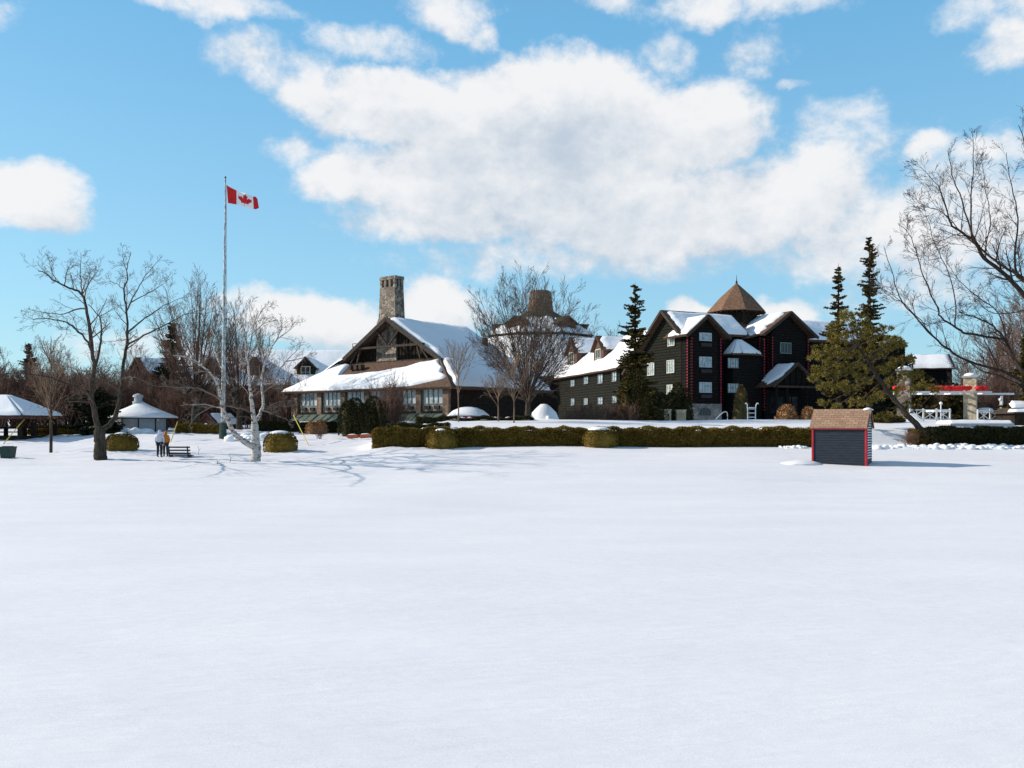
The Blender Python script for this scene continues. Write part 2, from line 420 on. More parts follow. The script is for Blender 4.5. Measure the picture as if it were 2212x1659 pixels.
def leaf_cloud(mb, pts, size, dirs=None, spread=1.0, aspect=.45, m=0):
    """one small leaf-sized triangle pair at every point"""
    pts = np.asarray(pts); n = len(pts)
    d = nrg.normal(size=(n, 3))
    d /= np.linalg.norm(d, axis=1, keepdims=True)
    if dirs is not None:
        d = np.asarray(dirs)+d*spread; d /= np.linalg.norm(d, axis=1, keepdims=True)
    r = nrg.normal(size=(n, 3)); s = np.cross(d, r); s /= np.linalg.norm(s, axis=1, keepdims=True)+1e-9
    L = (size*nrg.uniform(.6, 1.3, n))[:, None]
    a = pts; b = pts+d*L*.5+s*L*aspect*.5; c = pts+d*L; e = pts+d*L*.5-s*L*aspect*.5
    vv = np.stack([a, b, c, e], 1).reshape(-1, 3)
    ff = np.arange(4*n).reshape(n, 4)
    mb.tris(vv, ff, m)
SUN, SKYS, CLD, EXPO = 5.0, .11, .91, 0.06
SKYT = (1.3, 1.6, 1.5, 1)
# ------------------------------------------------------------------ bare trees
class Tree:
    def __init__(s, thr=.05): s.t, s.c, s.thr = MB(), MB(), thr
    def add(s, pts, rad):
        r = rad[0]; k = 10 if r > .15 else 6 if r > .05 else 4 if r > .02 else 3
        (s.t if r > s.thr else s.c).tube(pts, rad, k, cap=False)
    def done(s, root, mt, mc):
        s.t.build('trunk', mt, root, True)
        if s.c.f: s.c.build('crown', mc, root, True)
def childdir(d, ang):
    o = d.orthogonal().normalized(); b = d.cross(o); a = rng.uniform(0, 2*math.pi)
    return (d*math.cos(ang)+(o*math.cos(a)+b*math.sin(a))*math.sin(ang)).normalized()
def grow(T, p, d, L, r, l, Q):
    n = Q['seg'][l]; w = Q['wob'][l]; up = Q['up'][l]; tip = Q['tip'][l]
    p = V(p); d = V(d).normalized(); pts = [p.copy()]; rad = [r]
    for i in range(n):
        d = (d+V((rng.gauss(0, w), rng.gauss(0, w), rng.gauss(0, w)+up))).normalized()
        p = p+d*(L/n); pts.append(p.copy()); rad.append(max(Q['rmin']*.7, r*(1-(1-tip)*(i+1)/n)))
    T.add(pts, rad)
    if l < Q['max']: spawn(T, pts, rad, L, l, Q)
def spawn(T, pts, rad, L, l, Q, t0=None):
    nc = Q['n'][l]; n = len(pts)-1; t0 = Q['t0'][l] if t0 is None else t0
    for k in range(nc):
        t = t0+(1-t0)*(k+rng.random())/nc
        x = t*n; i = min(int(x), n-1); f = x-i
        q = pts[i].lerp(pts[i+1], f); dd = (pts[i+1]-pts[i]).normalized()
        cd = childdir(dd, Q['ang'][l]*rng.uniform(.7, 1.3))
        if Q.get('flat') and l == 0: cd.z = max(cd.z, .05)
        cl = L*Q['lr'][l]*(1.15-.65*t)*rng.uniform(.65, 1.2)
        cr = max(Q['rmin'], (rad[i]*(1-f)+rad[i+1]*f)*Q['rr'][l])
        grow(T, q, cd, cl, cr, l+1, Q)
def crom(pts, sub=4):
    o = []
    for i in range(len(pts)-1):
        a, b, c, d = pts[max(i-1, 0)], pts[i], pts[i+1], pts[min(i+2, len(pts)-1)]
        for k in range(sub):
            t = k/sub
            o.append(.5*((2*b)+(c-a)*t+(2*a-5*b+4*c-d)*t*t+(3*b-a-3*c+d)*t**3))
    o.append(pts[-1]); return o
class Drawn:
    """a tree whose main limbs follow given lines; twigs are grown on them"""
    def __init__(s, Y, thr=.05, deep=1.0): s.Y, s.T, s.known, s.deep = Y, Tree(thr), [], deep
    def limb(s, zf, line, r0, r1, dY=0.0, twigs=None, n=6, L=1.6, t0=.25):
        px = [zf(*q) for q in line]; Y0 = s.Y
        if s.known:
            k = min(s.known, key=lambda q: (q[0]-px[0][0])**2+(q[1]-px[0][1])**2); Y0 = k[2]
            px[0] = (k[0], k[1])
        N = len(px); pts = []
        for i, (a, b) in enumerate(px):
            Y = Y0+dY*s.deep*i/max(1, N-1); pts.append(P(a, b, Y)); s.known.append((a, b, Y))
        for i in range(N-1):
            a, b = px[i], px[i+1]; s.known.append(((a[0]+b[0])/2, (a[1]+b[1])/2, Y0+dY*s.deep*(i+.5)/(N-1)))
        sm = crom(pts, 4); n_ = len(sm)-1
        for i in range(1, n_): sm[i] = sm[i]+V((rng.gauss(0, .025), rng.gauss(0, .03), rng.gauss(0, .02)))
        rad = [r0+(r1-r0)*(i/n_)**.8 for i in range(n_+1)]
        s.T.add(sm, rad)
        if twigs:
            Q = dict(twigs); Q['n'] = [n]+list(Q['n'][1:]); Q['lr'] = [1]+list(Q['lr'][1:])
            spawn(s.T, sm, rad, L, 0, Q, t0)

TW = dict(seg=[4, 4, 3, 3], wob=[.1, .10, .12, .14], up=[.02, .07, .06, .05], tip=[.4, .35, .35, .4], rmin=.0075, max=3,
          n=[6, 5, 4, 3], t0=[.2, .2, .25, .3], ang=[.8, .75, .75, .7], lr=[1, .55, .5, .5], rr=[.45, .5, .55, .6])

# the big forked maple
Y = 56.0
base = at(215, Y)
root = thing('maple_tree', base, 'tall forked leafless tree with a thick grey trunk between the litter bin and the walkers', 'tree')
D = Drawn(Y, .05, 4.2)
bx = z1(695, 1540)
D.limb(z1, [(697, 1556), (697, 1520), (697, 1450), (693, 1380), (690, 1335)], .43, .33)
D.T.t.v = D.T.t.v  # trunk first
D.limb(z1, [(680, 1350), (652, 1180), (636, 1090), (650, 920), (650, 830), (625, 640), (600, 480), (570, 390), (500, 345), (400, 305), (330, 250), (265, 215)], 0.189, 0.017, -1.5, TW, 16, 2.0, .35)
D.limb(z1, [(650, 830), (612, 720), (520, 620), (450, 575), (300, 550), (230, 560)], 0.082, 0.013, -2.5, TW, 12, 1.7)
D.limb(z1, [(600, 500), (520, 490), (440, 520), (300, 510), (185, 485)], 0.061, 0.011, 2, TW, 11, 1.6)
D.limb(z1, [(665, 920), (690, 780), (705, 640), (690, 540), (610, 455)], 0.098, 0.025, 2, TW, 10, 1.6)
D.limb(z1, [(690, 540), (760, 500), (840, 455)], 0.041, 0.011, 1, TW, 9, 1.5)
D.limb(z1, [(570, 390), (558, 250), (560, 95)], 0.049, 0.010, 1.5, TW, 9, 1.5)
D.limb(z1, [(575, 385), (640, 270), (668, 190)], 0.041, 0.010, -1, TW, 9, 1.4)
D.limb(z1, [(470, 325), (460, 250), (490, 150)], 0.037, 0.010, 1, TW, 8, 1.3)
D.limb(z1, [(400, 305), (360, 220), (345, 150)], 0.029, 0.009, 1, TW, 7, 1.1)
D.limb(z1, [(705, 1345), (762, 1290), (812, 1200), (840, 1050), (852, 900), (880, 740), (886, 650), (880, 500), (860, 350), (885, 280), (882, 200), (908, 90)], 0.180, 0.014, 1.5, TW, 15, 1.7, .4)
D.limb(z1, [(880, 745), (1000, 670), (1100, 620), (1200, 570), (1300, 520), (1430, 478)], 0.074, 0.011, -2, TW, 12, 1.6)
D.limb(z1, [(888, 640), (980, 570), (1100, 490), (1180, 440), (1300, 395)], 0.066, 0.010, 2, TW, 12, 1.6)
D.limb(z1, [(880, 470), (940, 380), (1010, 260), (1110, 140)], 0.057, 0.010, -2, TW, 11, 1.6)
D.limb(z1, [(890, 440), (1000, 390), (1110, 330), (1190, 265)], 0.045, 0.010, 1, TW, 10, 1.4)
D.limb(z1, [(860, 350), (810, 310), (755, 290)], 0.041, 0.010, 1, TW, 8, 1.3)
D.limb(z1, [(880, 230), (860, 160), (850, 80)], 0.033, 0.009, -1, TW, 7, 1.1)
D.limb(z1, [(878, 680), (800, 710), (705, 712)], 0.037, 0.009, 1, TW, 7, 1.2)
D.limb(z1, [(636, 1085), (560, 1040), (450, 1000), (330, 960), (190, 940), (40, 935)], 0.070, 0.013, -2, TW, 13, 1.5)
D.limb(z1, [(640, 1150), (500, 1130), (380, 1150)], 0.049, 0.010, -1, TW, 8, 1.3)
D.limb(z1, [(645, 900), (520, 905), (440, 860), (340, 840)], 0.049, 0.010, 2, TW, 8, 1.4)
D.limb(z1, [(642, 1060), (700, 1000), (760, 960)], 0.033, 0.009, 1.5, TW, 10, 1.3)
D.limb(z1, [(830, 1060), (760, 1010), (700, 960)], 0.041, 0.009, -1.5, TW, 11, 1.3)
D.limb(z1, [(842, 1010), (920, 960), (1010, 990)], 0.037, 0.009, -1.5, TW, 8, 1.3)
D.limb(z1, [(645, 1130), (600, 1060), (560, 1000)], 0.033, 0.009, -2, TW, 9, 1.2)
D.T.done(root, M['bark'], M['twig'])

# the birch clump
Y = 55.0
root = thing('birch_tree', at(549, Y), 'white barked birch clump with one stem leaning low towards the bench', 'tree')
D = Drawn(Y, .07, 3.2)
BW = dict(TW, wob=[.12, .13, .16, .18], up=[.0, .05, .03, .02], rmin=.0075)
D.limb(z2, [(826, 1565), (830, 1500), (830, 1450), (825, 1350), (816, 1280)], .34, .21)
D.limb(z2, [(814, 1285), (800, 1150), (790, 1050), (775, 900), (760, 760), (742, 640)], .16, .02, -1, BW, 14, 1.5, .3)
D.limb(z2, [(818, 1285), (850, 1230), (880, 1150), (870, 1000), (900, 850), (960, 720), (1050, 640), (1100, 570)], .14, .014, 1, BW, 15, 1.6, .35)
D.limb(z2, [(812, 1440), (720, 1390), (662, 1320), (622, 1230), (600, 1180), (572, 1050), (545, 980), (470, 890), (380, 830), (255, 812)], .20, .018, -1.5, BW, 11, 1.4, .45)
D.limb(z2, [(608, 1170), (600, 1000), (585, 880), (540, 780), (545, 700), (510, 600)], .08, .012, 1, BW, 10, 1.3)
D.limb(z2, [(580, 1110), (480, 1060), (400, 1035), (260, 1025), (100, 1020)], .055, .011, -1.5, BW, 9, 1.2)
D.limb(z2, [(560, 1010), (480, 900), (330, 830)], .06, .012, 1, BW, 7, 1.2)
D.limb(z2, [(605, 1175), (480, 1150), (360, 1150), (305, 1158)], .05, .01, 1, BW, 6, 1.0)
D.limb(z2, [(805, 1230), (730, 1180), (620, 1160), (480, 1185), (400, 1250), (360, 1305)], .055, .01, -1.5, BW, 7, 1.0)
D.limb(z2, [(812, 1285), (780, 1240), (700, 1235), (620, 1260), (520, 1310)], .05, .01, -1, BW, 6, .9)
D.limb(z2, [(872, 1190), (930, 1160), (1000, 1130), (1110, 1120)], .045, .01, 1, BW, 7, 1.0)
D.limb(z2, [(880, 1205), (960, 1220), (1085, 1272)], .04, .01, -1, BW, 6, .8)
D.limb(z2, [(890, 1170), (960, 1165), (1080, 1160)], .03, .009, 1, BW, 6, .9)
D.limb(z2, [(872, 1020), (940, 1000), (1000, 900), (1080, 800), (1160, 730)], .06, .011, -1.5, BW, 12, 1.4)
D.limb(z2, [(885, 880), (835, 700), (840, 560), (905, 450)], .055, .011, 1, BW, 12, 1.5)
D.limb(z2, [(840, 640), (900, 580), (980, 560)], .035, .01, 1, BW, 8, 1.1)
D.limb(z2, [(960, 720), (1000, 640), (1010, 580)], .035, .01, -1, BW, 8, 1.1)
D.limb(z2, [(1040, 850), (1140, 830), (1230, 790)], .03, .009, 1, BW, 8, 1.1)
D.limb(z2, [(782, 960), (720, 850), (700, 740)], .04, .01, 1, BW, 8, 1.1)
D.limb(z2, [(795, 1080), (720, 1000), (620, 960)], .03, .009, 1, BW, 6, 1.0)
D.limb(z2, [(870, 1060), (940, 1020), (1010, 990)], .03, .009, -1, BW, 7, 1.0)
D.T.done(root, M['birch'], M['birchtwig'])

# the big tree that leans in from outside the frame
Y = 52.0
root = thing('shade_tree', at(2345, Y), 'great dark leafless tree spreading its boughs in over the poolside canopies', 'tree')
D = Drawn(Y)
GT = dict(TW, wob=[.06, .08, .10, .13], up=[.05, .06, .05, .05], rmin=.0085, lr=[1, .62, .58, .55], n=[6, 6, 4, 3], ang=[.75, .65, .65, .6])
def zd(x, y): return (x, y)
D.limb(zd, [(2345, 985), (2342, 900), (2338, 820), (2330, 740)], .60, .46)
D.limb(zd, [(2332, 760), (2260, 690), (2212, 638), (2174, 596), (2128, 557), (2099, 514), (2057, 489), (2046, 457), (2028, 397)], 0.203, 0.016, -2, GT, 17, 2.2, .3)
D.limb(zd, [(2340, 860), (2270, 830), (2212, 805)] + [z7(*q) for q in ((1000, 1490), (940, 1380), (880, 1290), (830, 1240), (700, 1190), (640, 1165))], 0.172, 0.018, 2, GT, 14, 1.8, .3)
D.limb(z7, [(885, 1330), (700, 1300), (620, 1265), (530, 1200), (515, 1150), (430, 960), (380, 800), (340, 700), (270, 630)], 0.078, 0.013, -3, GT, 17, 1.9)
D.limb(zd, [(2340, 880), (2270, 858)] + [z7(*q) for q in ((1037, 1600), (900, 1530), (700, 1470), (540, 1370), (430, 1260), (300, 1110), (240, 960), (185, 770))], 0.125, 0.013, -2, GT, 18, 1.9, .3)
D.limb(z7, [(715, 1520), (800, 1535), (900, 1560), (1037, 1625)], 0.039, 0.045, 1, GT, 4, 1.2)
D.limb(z7, [(480, 1310), (380, 1190), (250, 1080), (130, 1000)], 0.039, 0.011, -1, GT, 11, 1.5)
D.limb(z7, [(300, 1110), (200, 1060), (130, 960)], 0.023, 0.009, 1, GT, 7, 1.2)
D.limb(zd, [(2334, 760), (2290, 660), (2240, 610)] + [z7(*q) for q in ((1037, 965), (960, 920), (860, 860), (740, 740), (660, 500), (600, 330), (575, 190))], 0.156, 0.014, 3, GT, 17, 2.2, .3)
D.limb(zd, [(2331, 745), (2270, 650), (2215, 610)] + [z7(*q) for q in ((990, 935), (985, 760), (1000, 600), (960, 400), (930, 200))], 0.125, 0.014, 4, GT, 15, 2.2, .3)
D.limb(zd, [(2330, 742), (2320, 600), (2280, 470), (2235, 380), (2200, 270)], 0.172, 0.014, -2, GT, 16, 2.3, .3)
D.limb(zd, [(2332, 745), (2380, 600), (2400, 470), (2380, 330)], 0.187, 0.018, 2, GT, 14, 2.3, .3)
D.limb(zd, [(2335, 790), (2420, 690), (2480, 560)], 0.156, 0.018, -2, GT, 12, 2.2, .3)
D.limb(z7, [(720, 690), (715, 460), (730, 300), (720, 75)], 0.055, 0.012, 2, GT, 13, 1.8)
D.limb(z7, [(630, 1255), (622, 1090), (565, 900), (505, 780), (460, 640), (430, 530)], 0.047, 0.011, 2, GT, 14, 1.6)
D.limb(z7, [(625, 700), (540, 560), (450, 530), (370, 500)], 0.039, 0.011, -2, GT, 12, 1.6)
D.limb(z7, [(575, 580), (510, 400), (400, 280)], 0.035, 0.010, 1, GT, 11, 1.5)
D.limb(z7, [(840, 840), (900, 720), (960, 620)], 0.047, 0.011, 2, GT, 12, 1.6)
D.limb(z7, [(800, 780), (830, 600), (800, 420), (780, 250)], 0.039, 0.011, 3, GT, 12, 1.7)
D.limb(z7, [(760, 1090), (690, 1180), (650, 1160)], 0.023, 0.011, 1, GT, 6, 1.2)
D.limb(z7, [(960, 1400), (880, 1180), (760, 1080), (640, 980), (560, 860)], 0.047, 0.011, 2, GT, 14, 1.7)
D.limb(z7, [(1000, 1180), (860, 1180), (760, 1090), (840, 960)], 0.035, 0.010, 2, GT, 12, 1.5)
D.limb(z7, [(620, 700), (560, 730), (480, 760)], 0.023, 0.009, 1, GT, 8, 1.3)
D.limb(z7, [(700, 820), (640, 760), (540, 740)], 0.020, 0.009, 1, GT, 7, 1.2)
D.limb(z7, [(500, 830), (440, 850), (330, 760)], 0.020, 0.009, -1, GT, 8, 1.2)
D.T.done(root, M['barkdark'], M['twigdark'])

def fan_tree(name, base, Ht, Wd, trunk_r, nl, label, group=None, mt='bark', mc='twig', dens=1.0, trunk_h=.14, upk=.0, drop=.0, wide=1.3):
    root = thing(name, base, label, 'tree', group)
    T = Tree(.055)
    Q = dict(seg=[7, 6, 4, 3], wob=[.03, .05, .08, .12], up=[.03, .05, .05, .05], tip=[.25, .3, .35, .45], rmin=.011, max=3,
             n=[int(10*dens), int(7*dens), 4, 3], t0=[.3, .2, .25, .3], ang=[.5, .5, .5, .55], lr=[.36, .5, .5, .5], rr=[.5, .5, .5, .6])
    b = V(base); th = Ht*trunk_h
    T.add([b-V((0, 0, .3)), b+V((0, 0, th*.4)), b+V((.05, 0, th)), b+V((.1, .05, th*1.5))], [trunk_r*1.2, trunk_r, trunk_r*.9, trunk_r*.6])
    for i in range(nl):      # limbs aim at points spread over an oval crown
        a = 2.39996*i+rng.uniform(-.2, .2); q = 1-1.38*(i+.5)/nl; rr = math.sqrt(1-q*q)
        st = b+V((0, 0, th*(.75+.8*rng.random())))
        k = rng.uniform(.74, .96)
        tg = b+V((math.cos(a)*rr*Wd*.5*k, math.sin(a)*rr*Wd*.5*k, Ht*(.56+.44*q*k)))
        d = tg-st; L_ = d.length; d = d.normalized(); d = (d+V((d.x*.25, d.y*.25, 0))).normalized()
        grow(T, st, d, L_*.98, trunk_r*rng.uniform(.13, .25)*(.7+.5*L_/Ht), 0, Q)
    if drop:
        for i in range(int(nl*drop)):
            a = rng.uniform(0, 6.28); lean = rng.uniform(1.0, 1.35)
            d = V((math.cos(a)*math.sin(lean), math.sin(a)*math.sin(lean), math.cos(lean)))
            grow(T, b+V((0, 0, Ht*rng.uniform(.12, .3))), d, Wd*.5*rng.uniform(.6, .9), trunk_r*.18, 0, dict(Q, up=[-.02, .0, .0, .0]))
    T.done(root, M[mt], M[mc])
    return root
bs = at(1140, 77)
fan_tree('elm_tree', bs, 13.4, 10.4, .27, 46, 'broad fan shaped leafless tree standing before the long snowy lodge roof', drop=.3, trunk_h=.12, dens=1.1)
bs = at(422, 85)
fan_tree('elm_tree', bs, 15.4, 8.0, .42, 30, 'thick trunked leafless tree with an upright brown crown behind the bench', drop=.4, mc='twigred')
bs = at(517, 88)
fan_tree('elm_tree', bs, 13.4, 6.6, .3, 26, 'leafless brown tree with an upright crown just behind the flagpole', drop=.4, mc='twigred')
for dx, Y, h, lab in ((990, 71, 6.2, 'slender young leafless tree beside the wide snow topped parasol'), (1076, 72, 3.6, 'short young leafless tree with a vase shaped crown between the two snowy parasols'), (1110, 70.5, 5.2, 'thin pale stemmed young tree just in front of the broad fan shaped tree')):
    bs = at(dx, Y)
    r = thing('young_tree', bs, lab, 'tree', 'young bare trees on the terrace'); T = Tree(.03)
    T.add([bs-V((0, 0, .2)), bs+V((.02, 0, h*.18)), bs+V((0, 0, h*.36)), bs+V((.03, 0, h*.6)), bs+V((0, 0, h))], [.075, .06, .05, .032, .01])
    Q = dict(seg=[5, 4, 3], wob=[.05, .1, .15], up=[.05, .07, .05], tip=[.3, .35, .4], rmin=.010, max=2, n=[7, 4, 3], t0=[.15, .2, .3], ang=[.4, .5, .6], lr=[.5, .5, .5], rr=[.5, .55, .6])
    for i in range(13):
        t = rng.uniform(.3, .75); a = 2.4*i
        d = V((math.cos(a)*.52, math.sin(a)*.52, 1))
        grow(T, bs+V((0, 0, h*t)), d, h*(1.0-t)*.95+.25, .026, 0, Q)
    T.done(r, M['twigtan'], M['twigtan'])
# young staked tree by the gazebo with clinging leaves
bs = at(110, 62)
r = thing('young_tree', bs, 'young tree with tan clinging leaves between the gazebo and the forked tree', 'tree'); T = Tree(.03)
h = 8.2
T.add([bs-V((0, 0, .2)), bs+V((.02, 0, 2.2)), bs+V((0, 0, 4)), bs+V((.03, 0, 6)), bs+V((0, 0, h))], [.11, .09, .06, .035, .01])
Q = dict(seg=[5, 4, 3], wob=[.06, .1, .15], up=[.06, .06, .05], tip=[.3, .35, .4], rmin=.010, max=2, n=[7, 5, 3], t0=[.15, .2, .3], ang=[.45, .5, .6], lr=[.5, .5, .5], rr=[.5, .55, .6])
for i in range(20):
    t = rng.uniform(.28, .85); a = 2.4*i
    grow(T, bs+V((0, 0, h*t)), V((math.cos(a)*.55, math.sin(a)*.55, 1)), h*(1.0-t)*.5+.7, .03, 0, Q)
T.done(r, M['bark'], M['twigtan'])
lf = MB(); pts = []
for i in range(650):
    z = rng.uniform(2.0, 6.2); rr = 1.5*math.sqrt(rng.random())*(1-.12*abs(z-3.5)); a = rng.uniform(0, 6.28)
    pts.append((bs.x+rr*math.cos(a), bs.y+rr*math.sin(a), bs.z+z))
leaf_cloud(lf, pts, .10); lf.build('leaves', M['grass'], r)

# far wood: one prototype of each shape, then copies
protos = []
for k in range(6):
    T = Tree(.05); h = [11.5, 13, 10.5, 12, 14, 11][k]
    Q = dict(seg=[8, 5, 4, 3], wob=[.05, .09, .13, .16], up=[.03, .06, .05, .04], tip=[.15, .3, .35, .45], rmin=.017, max=3,
             n=[20, 7, 4, 3], t0=[.16, .2, .25, .3], ang=[.62, .55, .55, .6], lr=[.42, .5, .5, .5], rr=[.4, .5, .55, .6])
    root = thing('bare_tree', (0, 0, 0), 'bare brown tree of the far wood', 'tree', None)
    grow(T, V((0, 0, -.3)), V((rng.uniform(-.05, .05), 0, 1)), h, .17, 0, Q)
    if k % 2:
        grow(T, V((.1, 0, .3)), V((rng.uniform(.1, .25), .1, 1)), h*.85, .13, 0, Q)
    T.done(root, M['twigred'] if k % 3 else M['bark'], M['twigred'])
    protos.append(root)
cnt = [0]*6
def wood(dx, Y, s, k, label, group):
    o = protos[k] if cnt[k] == 0 else copy_tree(protos[k])
    cnt[k] += 1
    p = at(dx, Y); o.location = p; o.rotation_euler = (0, 0, rng.uniform(0, 6.28)); o.scale = (s*rng.uniform(.9, 1.1),)*2+(s,)
    tag(o, label, 'tree', group)
GL = ('bare brown tree in the wood behind the gazebo and the round white kiosk', 'bare trees of the wood behind the gazebo')
i = 0
for dx in np.linspace(-90, 430, 44):
    Y = 98+34*((i*.618) % 1); hh = 1.0+.12*math.sin(i*2.1)
    wood(dx+rng.uniform(-8, 8), Y, hh*(.45+.0015*Y), i % 6, *GL); i += 1
GM = ('bare brown tree rising behind the snowy wing with the small dormers', 'bare trees behind the dormered wing')
for dx in (455, 480, 560, 600, 640):
    wood(dx, 104+rng.uniform(-1.5, 2), .62+rng.uniform(-.06, .1), i % 6, 'bare brown tree standing before the snowy wing behind the flagpole', 'bare trees before the dormered wing'); i += 1
GR = ('bare brown tree in the wood beyond the poolside canopies', 'bare trees of the wood beyond the canopies')
for dx in np.linspace(2085, 2330, 20):
    Y = 108+34*((i*.618) % 1)
    wood(dx+rng.uniform(-6, 6), Y, (.62+.0045*(dx-2080))*(.4+.0055*Y), i % 6, *GR); i += 1
for dx, Y, s in ((1292, 150, 1.25), (1318, 152, 1.15), (1765, 140, 1.3)):
    wood(dx, Y, s, i % 6, 'far bare tree showing its top above the hotel roofs', 'far bare trees above the roofs'); i += 1

# thickets (bare shrubs): prototypes and copies
sp = []
for k in range(3):
    T = Tree(.04)
    Q = dict(seg=[5, 4, 3], wob=[.08, .13, .18], up=[.04, .05, .03], tip=[.3, .35, .4], rmin=.012, max=2, n=[9, 5, 3], t0=[.15, .2, .25], ang=[.5, .6, .7], lr=[.5, .5, .5], rr=[.55, .6, .6])
    root = thing('bare_shrub', (0, 0, 0), 'bare twiggy shrub', 'shrub')
    for j in range(26):
        a = rng.uniform(0, 6.28); l = rng.uniform(.05, .75)
        grow(T, V((rng.uniform(-.7, .7), rng.uniform(-.7, .7), -.1)), V((math.cos(a)*l, math.sin(a)*l, 1)), rng.uniform(1.6, 3.0), .03, 0, Q)
    T.t = T.t if T.t.f else T.t
    if T.t.f: T.t.build('stem', M['twigred'], root)
    T.c.build('twigs', M['twigred'], root, True)
    sp.append(root)
sc = [0]*3
def shrub(dx, Y, s, k, label, group, sz=1.0):
    o = sp[k] if sc[k] == 0 else copy_tree(sp[k]); sc[k] += 1
    o.location = at(dx, Y); o.rotation_euler = (0, 0, rng.uniform(0, 6.28)); o.scale = (s, s, s*sz); tag(o, label, 'shrub', group); return o
j = 0
for dx in np.linspace(-50, 300, 26):
    shrub(dx, 93+13*((j*.618) % 1), 1.5+.7*rng.random(), j % 3, 'low bare brown thicket at the edge of the wood behind the gazebo', 'bare thickets at the wood edge'); j += 1
for dx in (352, 378, 402, 440, 466, 545, 590, 625):
    shrub(dx, 93+4*rng.random(), 1.2+.4*rng.random(), j % 3, 'bare red brown thicket under the trees behind the flagpole', 'bare thickets behind the flagpole', 1.25); j += 1
for dx in np.linspace(2050, 2260, 10):
    shrub(dx, 100+9*rng.random(), 1.3+.5*rng.random(), j % 3, 'bare brown thicket at the edge of the wood beyond the canopies', 'bare thickets beyond the canopies', 1.3); j += 1
for dx, Y, s, szz, lab in ((1240, 88, 1.0, 1.0, 'low bare shrub before the far end of the guest wing'), (1278, 90, 1.1, 1.0, 'bare grey shrub under the lower windows of the guest wing'), (1318, 92, 1.05, .95, 'rounded bare shrub below the guest wing, nearest the snowy parasols'), (1352, 91, 1.2, 1.0, 'wide bare purple brown shrub at the foot of the spruce'), (842, 78, .95, 1.8, 'tall bare shrub fanning up beside the dark yew at the lodge windows'), (856, 79, .7, 2.2, 'narrow bare shrub in front of the lodge chimney gable'),
                          (1968, 62.2, .42, 1.0, 'small leggy shrub by the foot of the leaning pine'), (690, 74, .30, 1.2, 'tiny bare shrub alone on the snow by the yellow stake')):
    shrub(dx, Y, s, j % 3, lab, None, szz); j += 1

# ------------------------------------------------------------------ conifers
def spruce(name, base, Ht, Rw, label, mt='spruce', seed=0, bare=.06, top_open=0.0, dens=1.0, lean=0.0, skip=.12, group=None):
    root = thing(name, base, label, 'tree', group); rg = random.Random(seed)
    b = V(base); t = MB()
    t.tube([b-V((0, 0, .3)), b+V((lean*.5, 0, Ht*.5)), b+V((lean, 0, Ht))], [Ht*.016+.05, Ht*.010+.02, .015], 8, cap=False)
    A, Dn = [], []
    z = Ht*bare
    while z < Ht*.985:
        f = z/Ht; cx = b.x+lean*f
        Lr = Rw*((1-f)**.66)*.95*(.8+.35*math.sin(z*2.3+seed))*(1-.30*top_open*(f > .35))+.12
        nb = max(5, int((8 if Lr > 1 else 6)*dens))
        for k in range(nb):
            if rg.random() < skip: continue
            a = rg.uniform(0, 6.28); L = Lr*rg.choice((.5, .75, 1.0, 1.0, 1.25))*rg.uniform(.85, 1.15); zj = rg.uniform(-.35, .35); droop = rg.uniform(.10, .42)*(1-f*.7)
            rise = .25*f
            pts = []
            ns = max(6, int(L*6))
            for s in range(ns+1):
                q = s/ns
                pts.append(V((cx+math.cos(a)*L*q, b.y+math.sin(a)*L*q, b.z+z+zj+L*(rise*q-droop*q+.30*droop*q*q*q*1.6))))
            if L > .8: t.tube([pts[0], pts[ns//2], pts[-1]], [.03, .02, .008], 3, cap=False)
            out = V((math.cos(a), math.sin(a), 0)); side = V((-math.sin(a), math.cos(a), 0))
            for s in range(1, ns+1):
                q = s/ns; wdt = .42*L*(1-.75*q)*.55+.17
                for sg in (-1, 1):
                    for rep in range(4):
                        A.append(pts[s]+out*rg.uniform(-.1, .1)+V((0, 0, rg.uniform(-.06, .06))))
                        dd = out*.7+side*sg*rg.uniform(.2, 1.1)+V((0, 0, rg.uniform(-.7, .25)))
                        Dn.append(dd.normalized()*(wdt*rg.uniform(.7, 1.3)/.22*.8))
        z += max(.15, Ht*.0165)*rg.uniform(.7, 1.35)
    A = np.array([tuple(p) for p in A]); Dn = np.array([tuple(p) for p in Dn])
    Ln = np.linalg.norm(Dn, axis=1, keepdims=True)*.22; d = Dn/np.linalg.norm(Dn, axis=1, keepdims=True)
    n = len(A); r = nrg.normal(size=(n, 3))+np.array([0, 0, 1.2]); s = np.cross(d, r); s /= np.linalg.norm(s, axis=1, keepdims=True)
    W = np.clip(Ln*.42, .07, .17)
    vv = np.stack([A, A+d*Ln*.45+s*W, A+d*Ln, A+d*Ln*.45-s*W], 1).reshape(-1, 3)
    c = MB(); c.tris(vv, np.arange(4*n).reshape(n, 4))
    t.build('trunk', M['barkdark'], root, True); c.build('crown', M[mt], root)
    return root
spruce('spruce_tree', at(1372, 93), 15.8, 2.5, 'dark narrow spruce with a thin pointed top before the guest wing', seed=3, bare=.10, dens=1.0, skip=.24)
spruce('spruce_tree', at(1878, 88), 19.5, 2.6, 'tallest dark ragged spruce rising behind the yellow green pine', seed=5, bare=.2, skip=.3, top_open=.6)
spruce('spruce_tree', at(1811, 91), 17.5, 2.3, 'thin ragged spruce with gaps between its tiers, next to the tallest spruce', seed=9, bare=.25, skip=.42, top_open=.5)
spruce('spruce_tree', at(372, 98), 11.6, 2.3, 'dark spruce half hidden behind the thick trunked brown tree', mt='sprucedk', seed=12, skip=.18)
spruce('spruce_tree', at(212, 80), 3.9, 3.2, 'low spreading dark spruce behind the forked trunk', mt='sprucedk', seed=14, bare=.05, dens=1.2)
